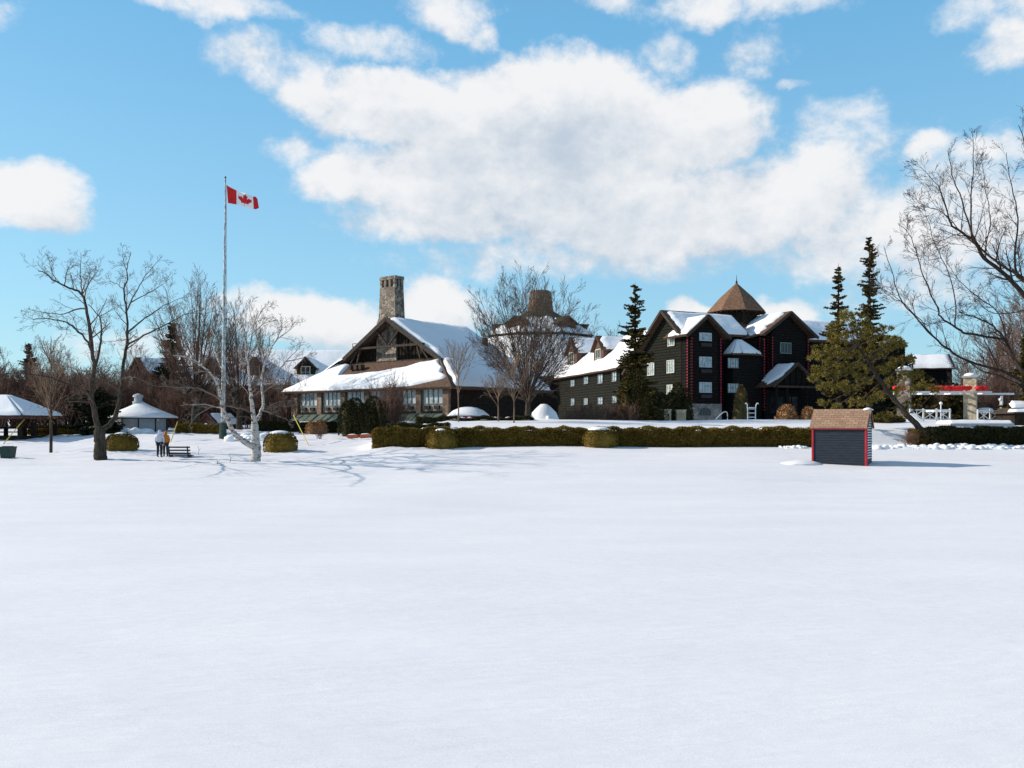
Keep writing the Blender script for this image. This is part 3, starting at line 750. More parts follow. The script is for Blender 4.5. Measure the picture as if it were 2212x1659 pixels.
spruce('spruce_tree', at(62, 112), 10.3, 2.0, 'small dark spruce among the brown trees above the gazebo', mt='sprucedk', seed=15, skip=.2)
spruce('spruce_tree', at(1938, 100), 10.5, 3.0, 'dark spruce beyond the pine, before the bare brown roof end', mt='sprucedk', seed=16, skip=.1)
spruce('spruce_tree', at(2222, 70), 7.0, 1.7, 'brown green conifer behind the snow roofed bar hut', mt='spruce', seed=18, skip=.1)
spruce('spruce_tree', at(2062, 84), 4.6, 2.6, 'low green conifer behind the stone pillars of the canopies', mt='spruce', seed=21, skip=.05, bare=.02)
spruce('spruce_tree', at(1990, 82), 5.8, 2.6, 'broad green brown conifer in the shelter of the canopies', mt='spruce', seed=22, skip=.05, bare=.02)

# leaning pine
Y = 63.0
root = thing('pine_tree', at(2016, Y), 'yellow green pine with a bare leaning trunk growing over the shed', 'tree')
T = Drawn(Y, .06)
T.limb(z6, [(968, 1450), (870, 1330), (790, 1250), (740, 1190), (650, 1080), (590, 990), (540, 910), (515, 870), (470, 800)], .26, .07, 1.0)
cl = [(380, 640, 80), (470, 640, 80), (300, 700, 60), (340, 760, 85), (440, 740, 90), (560, 740, 80), (640, 700, 55), (230, 830, 70), (330, 860, 85), (430, 850, 90), (540, 850, 80), (660, 800, 65), (745, 800, 45), (270, 920, 60), (205, 960, 42), (185, 875, 35), (360, 960, 70), (470, 950, 75), (260, 1060, 55), (340, 1070, 60), (420, 1060, 60), (520, 1020, 65), (620, 960, 60), (250, 1180, 42), (330, 1195, 35), (450, 1170, 55), (540, 1160, 60), (620, 1130, 60), (690, 1040, 50), (720, 920, 65), (800, 890, 60), (850, 990, 50), (640, 1260, 60), (390, 600, 50), (500, 690, 70), (600, 860, 60), (900, 1060, 55), (980, 1090, 45), (760, 1000, 55), (735, 1100, 48), (800, 1085, 50), (770, 1190, 42), (180, 1010, 40), (300, 990, 60), (700, 760, 50)]
A, Dn = [], []
for cx, cy, r_ in cl:
    a, b_ = z6(cx, cy); Yc = Y+1+rng.uniform(-1.6, 1.8)
    c = P(a, b_, Yc); rad = r_*.3334*Yc/F
    k = min(T.known, key=lambda q: (q[0]-a)**2+(q[1]-b_)**2)
    st = P(k[0], k[1], k[2]); mid = st.lerp(c, .5)+V((0, 0, -.15))
    if (st-c).length < 6: T.T.add(crom([st, mid, c], 3), [.05-.04*i/6 for i in range(7)])
    nt = int(24*(rad/1.0)**1.6)+8
    for q in range(nt):
        v = V((rng.gauss(0, 1), rng.gauss(0, 1), rng.gauss(0, 1))).normalized()*rad*(rng.random()**.4)*1.02
        v.z *= .6; v = v*.86; tip = c+v
        od = (v.normalized()+V((0, 0, .45))).normalized()
        for w in range(34):
            A.append(tuple(tip)); Dn.append(tuple((od+V((rng.gauss(0, .75), rng.gauss(0, .75), rng.gauss(0, .75)))).normalized()))
c = MB(); leaf_cloud(c, np.array(A), .25, np.array(Dn), .12, .15)
T.T.t.build('trunk', M['bark'], root, True); T.T.c.build('branches', M['twig'], root, True); c.build('crown', M['pine'], root)

# ------------------------------------------------------------------ hedges, clipped bushes
def surf_leaves(mb, boxf, faces, dens, size):
    for (o, e1, e2, nrm) in faces:
        o, e1, e2, nrm = map(np.array, (o, e1, e2, nrm)); n = int(np.linalg.norm(e1)*np.linalg.norm(e2)*dens)
        uv = nrg.random((n, 2)); p = o+uv[:, :1]*e1+uv[:, 1:]*e2+nrm*nrg.uniform(-.14, .06, (n, 1))
        p[:, 2] += (p[:, 2] > o[2]+.8*e2[2] if nrm[2] == 0 else 1)*(.07*np.sin(p[:, 0]*2.1)+.05*np.sin(p[:, 0]*5.3+1))
        leaf_cloud(mb, p, size, np.tile(nrm+np.array([0, 0, .5]), (n, 1)), .9, .55)
def hedge(name, x0, x1, y0, y1, zt, label, mt, snow=None, dens=800):
    zb = min(H(x0, y0), H(x1, y0), H((x0+x1)/2, y0))-.15
    cx = (x0+x1)/2
    root = thing(name, (cx, (y0+y1)/2, zb+.15), label, 'hedge')
    mb = MB(); n = max(2, int((x1-x0)/.8))
    for i in range(n):
        a, b = x0+(x1-x0)*i/n, x0+(x1-x0)*(i+1)/n
        mb.box(I, a, b-.001, y0+.1, y1-.1, zb, zt-.12+.04*math.sin(i*1.7))
    surf_leaves(mb, None, [((x0, y0, zb), (x1-x0, 0, 0), (0, 0, zt-zb), (0, -1, 0)), ((x0, y0, zt-.03), (x1-x0, 0, 0), (0, y1-y0, 0), (0, 0, 1)), ((x0, y0, zb), (0, y1-y0, 0), (0, 0, zt-zb), (-1, 0, 0)), ((x1, y0, zb), (0, y1-y0, 0), (0, 0, zt-zb), (1, 0, 0))], dens, .13)
    mb.build('foliage', M[mt], root)
    if snow:
        rg = random.Random(5); x = x0+.1
        while x < x1-.3:
            w = rg.uniform(*snow)
            if rg.random() < .7:
                s = MB(); s.lathe((x+w/2, (y0+y1)/2+rg.uniform(-.2, .25), zt-.05), [(w*.5, 0), (w*.47, .06), (w*.3, .12), (w*.1, .15)], 10, 0, .15, .7)
                s.build('snow_cap', M['snow'], root, True)
            x += w*rg.uniform(.8, 1.6)
    return root
def XZ(dx, dy, Y): return XY(dx, Y), CZ-(dy-HY)/F*Y
hx0 = XY(806, 62.0)
hx1 = XY(1890, 62.0)-5.0
hedge('clipped_hedge', hx0, XY(1800, 62.0), 62.0, 63.4, 2.60, 'long olive brown clipped hedge running along the terrace edge to the shed', 'cedarleaf', (.5, 1.2))
def ball(name, dx, dy0, dy1, wd, Y, label, mt='cedarleaf', snow=1, group=None):
    b = at(dx, Y); top = CZ-(dy0-HY)/F*Y; h = top-b.z; r = wd*Y/F/2
    root = thing(name, b, label, 'bush', group)
    mb = MB()
    prof = [(.93, -.1), (1.0, .2), (1.0, .5), (.93, .68), (.78, .84), (.55, .94), (.25, .995), (.02, 1.0)]
    mb.lathe(b, [(q*r*.93, t*h*.95) for q, t in prof], 18, 0, .02)
    A, Dn = [], []
    for i in range(int(1500*r*r+500)):
        t = rng.random(); a = rng.uniform(0, 6.28)
        k = t*(len(prof)-1); j = min(int(k), len(prof)-2); f = k-j
        rr = (prof[j][0]*(1-f)+prof[j+1][0]*f)*r; zz = (prof[j][1]*(1-f)+prof[j+1][1]*f)*h
        A.append((b.x+rr*math.cos(a)*.97, b.y+rr*math.sin(a)*.97, b.z+zz*.98)); Dn.append((math.cos(a), math.sin(a), .2+1.4*(zz/h > .8)))
    leaf_cloud(mb, np.array(A), .13, np.array(Dn), .8, .55)
    mb.build('foliage', M[mt], root)
    if snow:
        s = MB(); rr = r*.62*snow
        s.lathe(b+V((-.05*r, 0, h*.93)), [(rr, -.02), (rr*.98, .07), (rr*.75, .16), (rr*.4, .21), (rr*.05, .23)], 18, 0, .05)
        s.build('snow_cap', M['snow'], root, True)
    return root
ball('clipped_bush', 263, 938, 977, 66, 63, 'dome shaped clipped bush just behind the forked tree, nearly free of snow', snow=.7)
ball('clipped_bush', 606, 934, 973, 70, 63, 'dome shaped clipped bush with a snow cap beside the birch')
ball('clipped_bush', 954, 930, 967, 68, 61.6, 'clipped bush bulging from the hedge front, nearer its free end', snow=.65)
ball('clipped_bush', 1296, 926, 967, 74, 61.6, 'clipped bush bulging from the hedge front under a thick snow cap', snow=1.05)
hedge('clipped_hedge', XY(2018, 62.3), XY(2260, 62.3), 62.3, 63.7, 2.62, 'dark uneven hedge below the poolside stage, beyond the leaning pine', 'yew', (.3, .6))
hedge('clipped_hedge', XY(1975, 63), XY(2060, 63), 62.9, 64.0, 2.5, 'short bright green hedge piece at the foot of the leaning pine', 'cedarleaf')
hedge('clipped_hedge', XY(836, 66), XY(968, 66), 66, 67.0, 2.88, 'low dark hedge with snow patches just behind the free end of the long clipped hedge', 'yew', (.5, .9))
hedge('clipped_hedge', XY(900, 73), XY(1150, 73), 73, 73.9, H(XY(1000, 73), 73)+.26, 'low dark hedge dotted with round snow caps below the parasols', 'yew', (.5, .9))
hedge('clipped_hedge', XY(648, 82), XY(742, 82), 82, 83.0, H(XY(690, 82), 82)+.9, 'dark low hedge under a snow blanket below the lodge awnings', 'yew', (1.2, 1.8))
hedge('clipped_hedge', XY(555, 84), XY(640, 84), 84, 85.0, H(XY(600, 84), 84)+.9, 'dark low hedge capped with snow behind the birch clump', 'yew', (1.2, 1.8))
hedge('clipped_hedge', XY(380, 80), XY(470, 80), 80, 81.2, H(XY(430, 80), 80)+.8, 'low olive brown hedge at the foot of the thick trunked tree', 'cedarleaf', (.4, .8))
hedge('clipped_hedge', XY(60, 79), XY(160, 79), 79, 81.5, H(XY(110, 79), 79)+.55, 'low mounded hedge under a snow blanket beside the gazebo', 'cedarleaf', (1.8, 2.6))
def bush(name, dx, dy0, wd, Y, label, mt, size=.2, n=1500, cone=0.0, lobes=1, group=None):
    b = at(dx, Y); top = CZ-(dy0-HY)/F*Y; h = top-b.z; r = wd*Y/F/2
    root = thing(name, b, label, 'bush', group); A, Dn = [], []
    cs = [(((i/(lobes-1)-.5)*1.0+rng.uniform(-.12, .12))*r if lobes > 1 else 0, rng.uniform(-.3, .3)*r*(lobes > 1), rng.uniform(.78, .95) if i != lobes//2 else 1.0) for i in range(lobes)]
    mb = MB()
    for ox, oy, sh in cs:
        rl = r*(.62 if lobes > 1 else 1)
        mb.lathe(b+V((ox, oy, -.1)), [(rl*.7, 0), (rl*.82, h*sh*.35), (rl*(.72-.3*cone), h*sh*.62), (rl*(.42-.25*cone), h*sh*.82), (.03, h*sh*.93)], 10, 0, .08)
        for i in range(n):
            t = rng.random()**.9; a = rng.uniform(0, 6.28)
            rr = rl*(math.sqrt(max(0, 1-t**(3.0-1.8*cone)))*(1-cone*.3*t)+.03)*rng.uniform(.78, 1.12)
            A.append((b.x+ox+rr*math.cos(a), b.y+oy+rr*math.sin(a), b.z+h*sh*t)); Dn.append((math.cos(a)*.8, math.sin(a)*.8, .7))
    leaf_cloud(mb, np.array(A), size, np.array(Dn), .8, .5)
    mb.build('foliage', M[mt], root)
    return root
bush('yew_bush', 769, 862, 66, 77, 'rounded dark yew in front of the lodge windows, with the smoother dome', 'yew', .24, 1500, 0, 3)
bush('yew_bush', 808, 858, 74, 78, 'taller ragged dark yew in front of the lodge windows, next to the bare shrub', 'yew', .22, 1800, 0, 3)
bush('arborvitae', 1601, 833, 38, 93, 'cone shaped golden green evergreen before the log hotel', 'juniper', .2, 2600, .8)
bush('yew_bush', 1408, 838, 60, 97, 'dark evergreen bush against the lit end wall of the log hotel', 'yew', .26, 1500, 0, 3)
bush('yew_bush', 1466, 826, 56, 98.5, 'dark pointed evergreen at the corner of the log hotel', 'yew', .26, 1600, .4, 3)
bush('spreading_juniper', 1372, 800, 62, 92.5, 'golden green skirt of an evergreen around the foot of the narrow spruce', 'spruce', .3, 1900, .3, 3)
bush('grass_clump', 1699, 877, 44, 94, 'round tuft of orange dry ornamental grass beside the hotel porch', 'grass', .3, 900)
bush('grass_clump', 1746, 881, 30, 93, 'smaller tuft of dry ornamental grass half behind the shed roof', 'grass', .28, 700)
bush('spreading_juniper', 1915, 900, 66, 70, 'low olive juniper under the pine beside the shed', 'spruce', .25, 1500, 0, 3)
bush('dry_shrub', 683, 909, 40, 80, 'rusty brown leafy shrub below the lodge awnings', 'grass', .16, 700, 0, 2)
# ------------------------------------------------------------------ the lodge with the stone chimney
L = Fr(-23.1, 94, 17.55, -14)
lodge = thing('lodge', L(11, -12, 2.0), 'brown lodge with a tall field stone chimney and a timbered gable above its wide windows', 'building')
ZR, EZ, LB = 13.65, 6.25, -14.6
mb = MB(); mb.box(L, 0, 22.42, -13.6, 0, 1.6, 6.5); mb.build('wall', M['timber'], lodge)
bays = [(1.34, 3.95), (5.0, 7.6), (8.65, 11.1), (12.15, 14.65), (15.75, 18.2), (19.15, 21.58)]
for a, b in ((-.06, .95), (4.12, 4.84), (7.78, 8.48), (11.28, 11.98), (14.84, 15.58), (18.38, 19.0), (21.75, 22.48)):
    p = MB(); p.box(L, a, b, .003, .32, 1.6, 6.45); p.build('pier', M['pierstone'], lodge)
for a, b in bays:
    window(L, a, b, 4.82, 6.12, lodge, .02, 4, 1, M['framegreen'], True, depth=.1)
    p = MB(); p.box(L, a-.12, b+.12, .004, .1, 4.12, 4.7)
    po = p.build('spandrel_panel', M['panel'], lodge)
    for k in (.12, .62):
        p = MB(); c = a+(b-a)*k; p.box(L, c, c+.62, .1, .3, 4.3, 4.62); p.build('air_vent', M['black'], po)
    p = MB(); p.box(L, a-.15, b+.15, .004, .36, 3.98, 4.1)
    k = a-.1
    while k < b: p.box(L, k, k+.13, .05, .34, 3.88, 3.98); k += .32
    p.build('cornice', M['timber'], lodge)
    p = MB(); p.slab([L(a-.35, .34, 3.9), L(b+.35, .34, 3.9), L(b+.45, 1.35, 3.2), L(a-.45, 1.35, 3.2)], .04)
    for k in range(4):
        q = a-.35+(b-a+.7)*k/3; p.bar(L(q, .34, 3.93), L(q+.1*(k-1.5)/1.5, 1.35, 3.23), .05)
    aw = p.build('awning', M['awning'], lodge)
    p = MB(); p.box(L, a-.45, b+.45, 1.33, 1.39, 3.02, 3.2); p.build('valance', M['kiosk'], aw)
rs = MB()
rs.slab([L(11, -2.9, ZR), L(11, LB, ZR), L(23.4, LB, EZ), L(23.4, .9, EZ), L(18.4, -2.9, 9.23)], .22)
rs.slab([L(11, -2.9, ZR), L(11, LB, ZR), L(-1.4, LB, EZ), L(-1.4, .9, EZ), L(3.6, -2.9, 9.23)], .22)
rs.slab([L(-1.37, .9, EZ), L(23.37, .9, EZ), L(18.39, -3.3, 9.2), L(3.61, -3.3, 9.2)], .2)
rs.box(L, 3.7, 18.3, -4.7, -3.3, 8.7, 9.18)
rf = rs.build('roof', M['shingle'], lodge)
sn = MB()
snow_sheet(sn, L(-1.3, .85, EZ), L(23.3, .85, EZ), L(18.3, -3.2, 9.2), L(3.7, -3.2, 9.2), .24, 72, 18, (.012, .03, .24, 0), 1, ([0, .1, .17, .24, .36, .6, .85, 1], [0, .02, .22, .46, .44, .36, .12, .03]), ([0, .6, .8, 1], [.01, .015, .06, .30]))
snow_sheet(sn, L(23.3, .5, EZ+.05), L(23.3, LB+.1, EZ+.05), L(18.4, LB+.1, 9.23), L(18.4, -3.0, 9.23), .34, 50, 12, (.02, 0, 0, .03), 2)
snow_sheet(sn, L(18.4, -3.0, 9.23), L(18.4, LB+.1, 9.23), L(11.05, LB+.1, ZR), L(11.05, -3.0, ZR), .34, 50, 16, (0, 0, 0, .02), 3)
snow_sheet(sn, L(-1.3, .5, EZ), L(-1.3, LB+.1, EZ), L(10.95, LB+.1, ZR), L(10.95, -4, ZR), .3, 30, 16, (.02, 0, 0, .1), 4)
sn.build('roof_snow', M['snow'], rf, True)
gw = MB(); gw.face([L(-.5, LB+.8, 6.4), L(22.6, LB+.8, 6.4), L(11, LB+.8, 13.4)])
gw.face([L(3.8, -4.2, 9.0), L(18.2, -4.2, 9.0), L(18.2, -4.2, 9.2), L(11, -4.2, 13.5), L(3.8, -4.2, 9.2)])
for k in range(30):
    u = 4.2+k*.48; h = 13.4-abs(u-11)*.597
    if h > 9.3: gw.box(L, u, u+.05, -4.2, -4.14, 9.1, h)
gw.build('gable_wall', M['timber'], lodge)
for s in (-1, 1):
    bb = MB(); bb.bar(L(11, -2.86, 13.55), L(11+s*7.55, -2.86, 9.05), .12, .42)
    bb.bar(L(11, -3.3, 13.2), L(11+s*7.3, -3.3, 8.95), .2, .2)
    bb.build('bargeboard', M['trim'], lodge)
tr = MB()
tr.bar(L(5.9, -3.1, 10.75), L(16.1, -3.1, 10.75), .24, .22)
tr.bar(L(11, -3.12, 10.8), L(11, -3.12, 13.3), .2, .2)
for s in (-1, 1):
    tr.bar(L(11+s*.05, -3.14, 10.85), L(11+s*1.75, -3.14, 12.5), .17, .17)
    tr.bar(L(11+s*4.6, -3.14, 9.3), L(11+s*4.1, -3.14, 10.7), .16, .16); tr.bar(L(11+s*5.6, -3.14, 9.3), L(11+s*4.4, -3.14, 10.7), .14, .14)
tr.build('truss', M['trim'], lodge)
tr = MB(); tr.box(L, 3.9, 18.1, -3.6, -3.42, 9.18, 9.34); tr.build('tie_beam', M['trim'], lodge)
ch = MB()
def taper(mb, f, z0, z1, a, b):   # a, b = (u0,u1,n0,n1) at bottom and top
    mb.hexa([f(a[0], a[2], z0), f(a[1], a[2], z0), f(a[1], a[3], z0), f(a[0], a[3], z0)], [f(b[0], b[2], z1), f(b[1], b[2], z1), f(b[1], b[3], z1), f(b[0], b[3], z1)])
taper(ch, L, 8.6, 13.3, (8.35, 11.38, -5.8, -3.95), (8.45, 11.2, -5.6, -4.05))
taper(ch, L, 13.3, 13.9, (8.4, 11.25, -5.65, -4.0), (8.62, 11.02, -5.5, -4.1))
taper(ch, L, 13.9, 17.0, (8.62, 11.02, -5.5, -4.1), (8.74, 10.94, -5.4, -4.16))
for i in range(4):
    a = 8.74+i*.64; ch.box(L, a, a+.28, -4.46, -4.16, 17.0, 17.75); ch.box(L, a, a+.28, -5.4, -5.1, 17.0, 17.75)
ch.box(L, 8.74, 9.02, -4.92, -4.64, 17.0, 17.75); ch.box(L, 10.66, 10.94, -4.92, -4.64, 17.0, 17.75)
ch.box(L, 8.69, 10.99, -5.45, -4.11, 17.75, 18.1)
co = ch.build('chimney', M['stone'], lodge)
c = MB(); c.box(L, 9.05, 10.63, -5.08, -4.5, 17.0, 17.74); c.build('flue', M['black'], co)
for u, w in ((7.2, .3), (8.0, .22), (6.5, .2)):
    v = MB(); v.box(L, u, u+w*1.6, -2.4, -1.9, 8.5, 9.0); v.build('roof_vent', M['trim'], lodge)
v = MB(); q = L(15.5, -13, 11.2); v.tube([q, q+V((0, 0, .5)), q+V((0, 0, .9))], [.35, .35, .25], 10); v.build('roof_vent', M['trim'], lodge)

# ------------------------------------------------------------------ the log hotel with the cupola
B = Fr(20.45, 102, .907, .42)
hotel = thing('log_hotel', B(9, -6, 2.0), 'black log hotel with two gabled towers, red tipped corners and a shingled eight sided cupola', 'building')
def tri_u(u0, u1, ez, au, az):
    def f(z):
        if z <= ez: return (u0, u1)
        t = min(1, (z-ez)/(az-ez)); return (u0+(au-u0)*t, u1+(au-u1)*t)
    return f
w = MB()
log_wall(w, B, tri_u(0, 4.21, 13.3, 2.1, 15.35), 5.2, 15.35)
log_wall(w, B.side_l(0, -1.6), lambda z: (0, 1.6), 3.0, 13.4); log_wall(w, B.side_r(4.21, 0), lambda z: (0, 1.6), 3.0, 13.3)
log_wall(w, B, tri_u(11.75, 17.57, 13.7, 14.3, 16.3), 1.6, 16.3)
log_wall(w, B.side_l(11.75, -1.6), lambda z: (0, 1.6), 1.6, 13.6); log_wall(w, B.side_r(17.57, 0), lambda z: (0, 1.6), 1.6, 13.6)
w.box(B, .05, 4.16, -1.6, -.05, 1.6, 13.3); w.box(B, 11.8, 17.5, -1.6, -.05, 1.6, 13.6)
log_wall(w, B, lambda z: (4.2, 11.76), 1.6, 13.4, n0=-1.5)
w.box(B, .05, 36, -12.4, -1.55, 1.6, 9.7)
log_wall(w, B, lambda z: (17.5, 36), 1.6, 13.3, n0=-1.5)
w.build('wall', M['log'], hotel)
Wf = B.side_l(0, -12.5)
def ufW(z):
    if z < 9.75: return (0, 11.0)
    if z < 13.95: return ((z-9.75)/.82, 11.0)
    return ((z-9.75)/.82, 11.0-(z-13.95)/.82)
w = MB(); log_wall(w, Wf, ufW, 1.6, 16.2, n0=.05); w.build('end_wall', M['loggreen'], hotel)
p = MB(); p.box(B, -.12, 4.42, -1.4, .16, 1.6, 5.25); p.build('stone_base', M['greystone'], hotel)
def pxwin(f, zf, x0, y0, x1, y1, n, parent, **k):
    a, za = f.uz(n, *zf(x0, y0)); b, zb = f.uz(n, *zf(x1, y1))
    return window(f, a, b, zb, za, parent, n, **k)
for y0, y1 in ((626, 684), (821, 897), (1028, 1102)):
    pxwin(B, z5, 690, y0, 780, y1, .1, hotel, cols=4, rows=2, mats=M['framepale'])
    s = MB(); a, za = B.uz(.1, *z5(700, y1+28)); s.box(B, a, a+1.5, .05, .2, za-.28, za+.12); s.build('air_vent', M['black'], hotel)
pxwin(B, z5, 1345, 705, 1425, 787, .1, hotel, cols=3, rows=1, mats=M['framegreen'], glass=M['glassdark'])
for x0, y0, x1, y1 in ((438, 662, 486, 720), (430, 852, 484, 940), (273, 873, 322, 960), (430, 1050, 470, 1112)):
    pxwin(Wf, z5, x0, y0, x1, y1, .16, hotel, cols=3, rows=2)
# arched basement window
a0, za = B.uz(.18, *z5(686, 1224)); a1, zb = B.uz(.18, *z5(780, 1296)); cu = (a0+a1)/2; rr = (a1-a0)/2
fr = MB(); gl = MB(); pts = [B(a0, .2, zb)]+[B(cu-rr*math.cos(t*math.pi/10), .2, za-.45+.45*math.sin(t*math.pi/10)) for t in range(11)]+[B(a1, .2, zb)]
fr.tube(pts, .06, 6); fr.bar(B(a0, .2, zb), B(a1, .2, zb), .1)
for t in (.25, .5, .75): fr.bar(B(a0+(a1-a0)*t, .2, zb), B(a0+(a1-a0)*t, .2, za-.12), .04)
gl.face([q-V((B.n.x, B.n.y, 0))*.02 for q in pts])
fo = fr.build('arched_window', M['framegreen'], hotel); gl.build('pane', M['glassdark'], fo)
# bay with its half cone roof between the towers
bay = MB(); bu0, bu1 = 6.0, 10.3
bay.box(B, bu0, bu1, -1.4, .15, 1.6, 11.05); log_wall(bay, B, lambda z: (bu0, bu1), 1.6, 11.05, n0=.16)
bay.build('bay', M['log'], hotel)
for y0, y1 in ((832, 903), (1038, 1103)):
    pxwin(B, z5, 922, y0, 998, y1, .26, hotel, cols=4, rows=2, mats=M['framegreen'])
ap = B(*([B.uz(-1.2, *z5(993, 655))[0]]+[-1.2, 13.2]))
ring = [B(5.6, -1.4, 11.1), B(5.75, .35, 11.1), B(6.9, .95, 11.1), B(9.4, .95, 11.1), B(10.55, .35, 11.1), B(10.7, -1.4, 11.1)]
br = MB()
for i in range(5): br.slab([ring[i], ring[i+1], ap], .12)
bro = br.build('bay_roof', M['shingle'], hotel)
br = MB()
for i in range(5): snow_sheet(br, ring[i].lerp(ap, .04), ring[i+1].lerp(ap, .04), ap.lerp(ring[i+1], .03), ap.lerp(ring[i], .03), .16, 10, 8, (.02, 0, .03, 0), 40+i)
br.build('roof_snow', M['snow'], bro, True)
# roofs
r = MB()
r.slab([B(-.95, .75, 13.1), B(-.95, -4, 13.1), B(2.1, -4, 15.6), B(2.1, .75, 15.6)], .2)
r.slab([B(5.25, .75, 13.0), B(5.25, -4, 13.0), B(2.1, -4, 15.6), B(2.1, .75, 15.6)], .2)
r.slab([B(10.2, .85, 13.7), B(10.2, -9, 13.7), B(14.3, -9, 16.6), B(14.3, .85, 16.6)], .22)
r.slab([B(18.5, .85, 13.65), B(18.5, -9, 13.65), B(14.3, -9, 16.6), B(14.3, .85, 16.6)], .22)
r.slab([B(8.5, -.2, 13.33), B(8.5, -9, 13.33), B(10.2, -9, 13.7), B(10.2, -.2, 13.7)], .2)
r.slab([B(-.9, -.8, 13.5), B(9.4, -.8, 13.5), B(9.4, -4.4, 16.5), B(-.9, -4.4, 16.5)], .22)
r.slab([B(-.9, -13.2, 9.3), B(9.4, -13.2, 9.3), B(9.4, -4.4, 16.5), B(-.9, -4.4, 16.5)], .22)
r.slab([B(16, -.5, 13.3), B(35.5, -.5, 13.3), B(31, -4.4, 16.3), B(16, -4.4, 16.3)], .22)
r.slab([B(9, -13, 9.5), B(35.5, -13, 9.5), B(31, -4.4, 16.3), B(9, -4.4, 15.2)], .22)
r.slab([B(35.5, -.5, 13.3), B(31, -4.4, 16.3), B(35.5, -13, 9.5)], .2)
rf = r.build('roof', M['shingle'], hotel)
sn = MB()
snow_sheet(sn, B(5.2, .5, 13.04), B(5.2, -4, 13.04), B(2.1, -4, 15.6), B(2.1, .5, 15.6), .26, 20, 12, (.02, 0, 0, .05), 5)
snow_sheet(sn, B(-.9, .6, 13.14), B(-.9, -3.4, 13.14), B(2.1, -3.4, 15.6), B(2.1, .6, 15.6), .2, 16, 10, (.05, 0, 0, .05), 6)
snow_sheet(sn, B(10.3, .6, 13.77), B(10.3, -5.6, 13.77), B(14.3, -7, 16.6), B(14.3, .6, 16.6), .26, 24, 14, (.0, 0, .02, .24), 7)
snow_sheet(sn, B(8.5, -.6, 13.33), B(8.5, -6, 13.33), B(10.3, -6, 13.75), B(10.3, -.6, 13.75), .22, 14, 8, (.05, 0, 0, .18), 8)
snow_sheet(sn, B(18.4, .6, 13.7), B(18.4, -6, 13.7), B(14.4, -6, 16.55), B(14.4, .6, 16.55), .24, 20, 12, (.03, 0, 0, .1), 9)
snow_sheet(sn, B(-.6, -.9, 13.6), B(9.3, -.9, 13.6), B(9.3, -4.35, 16.47), B(-.6, -4.35, 16.47), .26, 30, 12, (0, 0, .06, .03), 10)
snow_sheet(sn, B(16.5, -.6, 13.4), B(33.5, -.6, 13.4), B(30, -4.4, 16.3), B(16.5, -4.4, 16.3), .28, 40, 12, (.03, .02, 0, 0), 11)
sn.build('roof_snow', M['snow'], rf, True)
bb = MB()
for a, az, e0, ez0, e1, ez1, n in ((2.1, 15.55, -1.0, 13.02, 5.3, 12.95, .78), (14.3, 16.55, 10.1, 13.62, 18.6, 13.55, .88)):
    if n > .8: bb.build('bargeboard', M['trim'], hotel); bb = MB()
    bb.bar(B(a, n, az-.12), B(e0, n, ez0-.1), .1, .34); bb.bar(B(a, n, az-.12), B(e1, n, ez1-.1), .1, .34)
bb.build('bargeboard', M['trim'], hotel); bb = MB()
bb.bar(Wf(8.1, .98, 16.35), Wf(11.5, .98, 13.5), .1, .34); bb.build('bargeboard', M['trim'], hotel); bb = MB()
bb.bar(Wf(8.1, .98, 16.35), Wf(-.6, .98, 9.2), .1, .34)
bb.build('bargeboard', M['trim'], hotel)
def log_ends(u, n, z0, z1, side=True):
    c = MB(); z = z0
    while z < z1:
        c.tube([B(u, n-.4, z), B(u, n+.2, z)], .125, 9, 0, True, 1)
        if side: c.tube([B(u+.3, n-.28, z+.16), B(u-.32, n-.28, z+.16)], .115, 9, 0, True, 1)
        z += .335
    c.build('log_end_column', [M['log'], M['redend']], hotel)
log_ends(0.05, .15, 5.4, 13.0); log_ends(4.15, .15, 5.4, 13.0); log_ends(10.4, .4, 4.6, 13.2); log_ends(11.85, .15, 8.6, 13.5); log_ends(17.45, .15, 8.6, 13.4); log_ends(5.0, -.9, 5.4, 11)
# cupola
cc = B(12.4, -7, 0); oct8 = lambda r_, z: [V((cc.x+r_*math.cos(R(22.5+45*k+25)), cc.y+r_*math.sin(R(22.5+45*k+25)), z)) for k in range(8)]
c = MB(); lo, hi = oct8(2.6, 14.0), oct8(2.55, 17.5)
for k in range(8): c.face([lo[k], lo[(k+1) % 8], hi[(k+1) % 8], hi[k]])
for k in range(8):
    c.tube([lo[k], hi[k]], .14, 7)
    for t in (.25, .5, .75): c.tube([lo[k].lerp(lo[(k+1) % 8], t), hi[k].lerp(hi[(k+1) % 8], t)], .07, 5)
cu_ = c.build('cupola', M['timber'], hotel)
c = MB(); e, m1, t1 = oct8(3.85, 17.15), oct8(2.2, 19.0), oct8(.06, 20.95)
for k in range(8):
    j = (k+1) % 8
    c.slab([e[k], e[j], m1[j], m1[k]], .12); c.slab([m1[k], m1[j], t1[j], t1[k]], .1)
c.build('cupola_roof', M['cedar'], cu_)
c = MB(); c.tube([(cc.x, cc.y, 20.8), (cc.x, cc.y, 21.1), (cc.x, cc.y, 21.3), (cc.x, cc.y, 22.0)], [.12, .14, .05, .015], 8); c.build('finial', M['black'], cu_)
c = MB()
for k in range(8):
    for t in (.1, .37, .63, .9):
        a = oct8(2.5, 17.0)[k].lerp(oct8(2.5, 17.0)[(k+1) % 8], t); b = oct8(3.7, 17.0)[k].lerp(oct8(3.7, 17.0)[(k+1) % 8], t); c.bar(a, b, .12)
c.build('rafter_end', M['trim'], cu_)
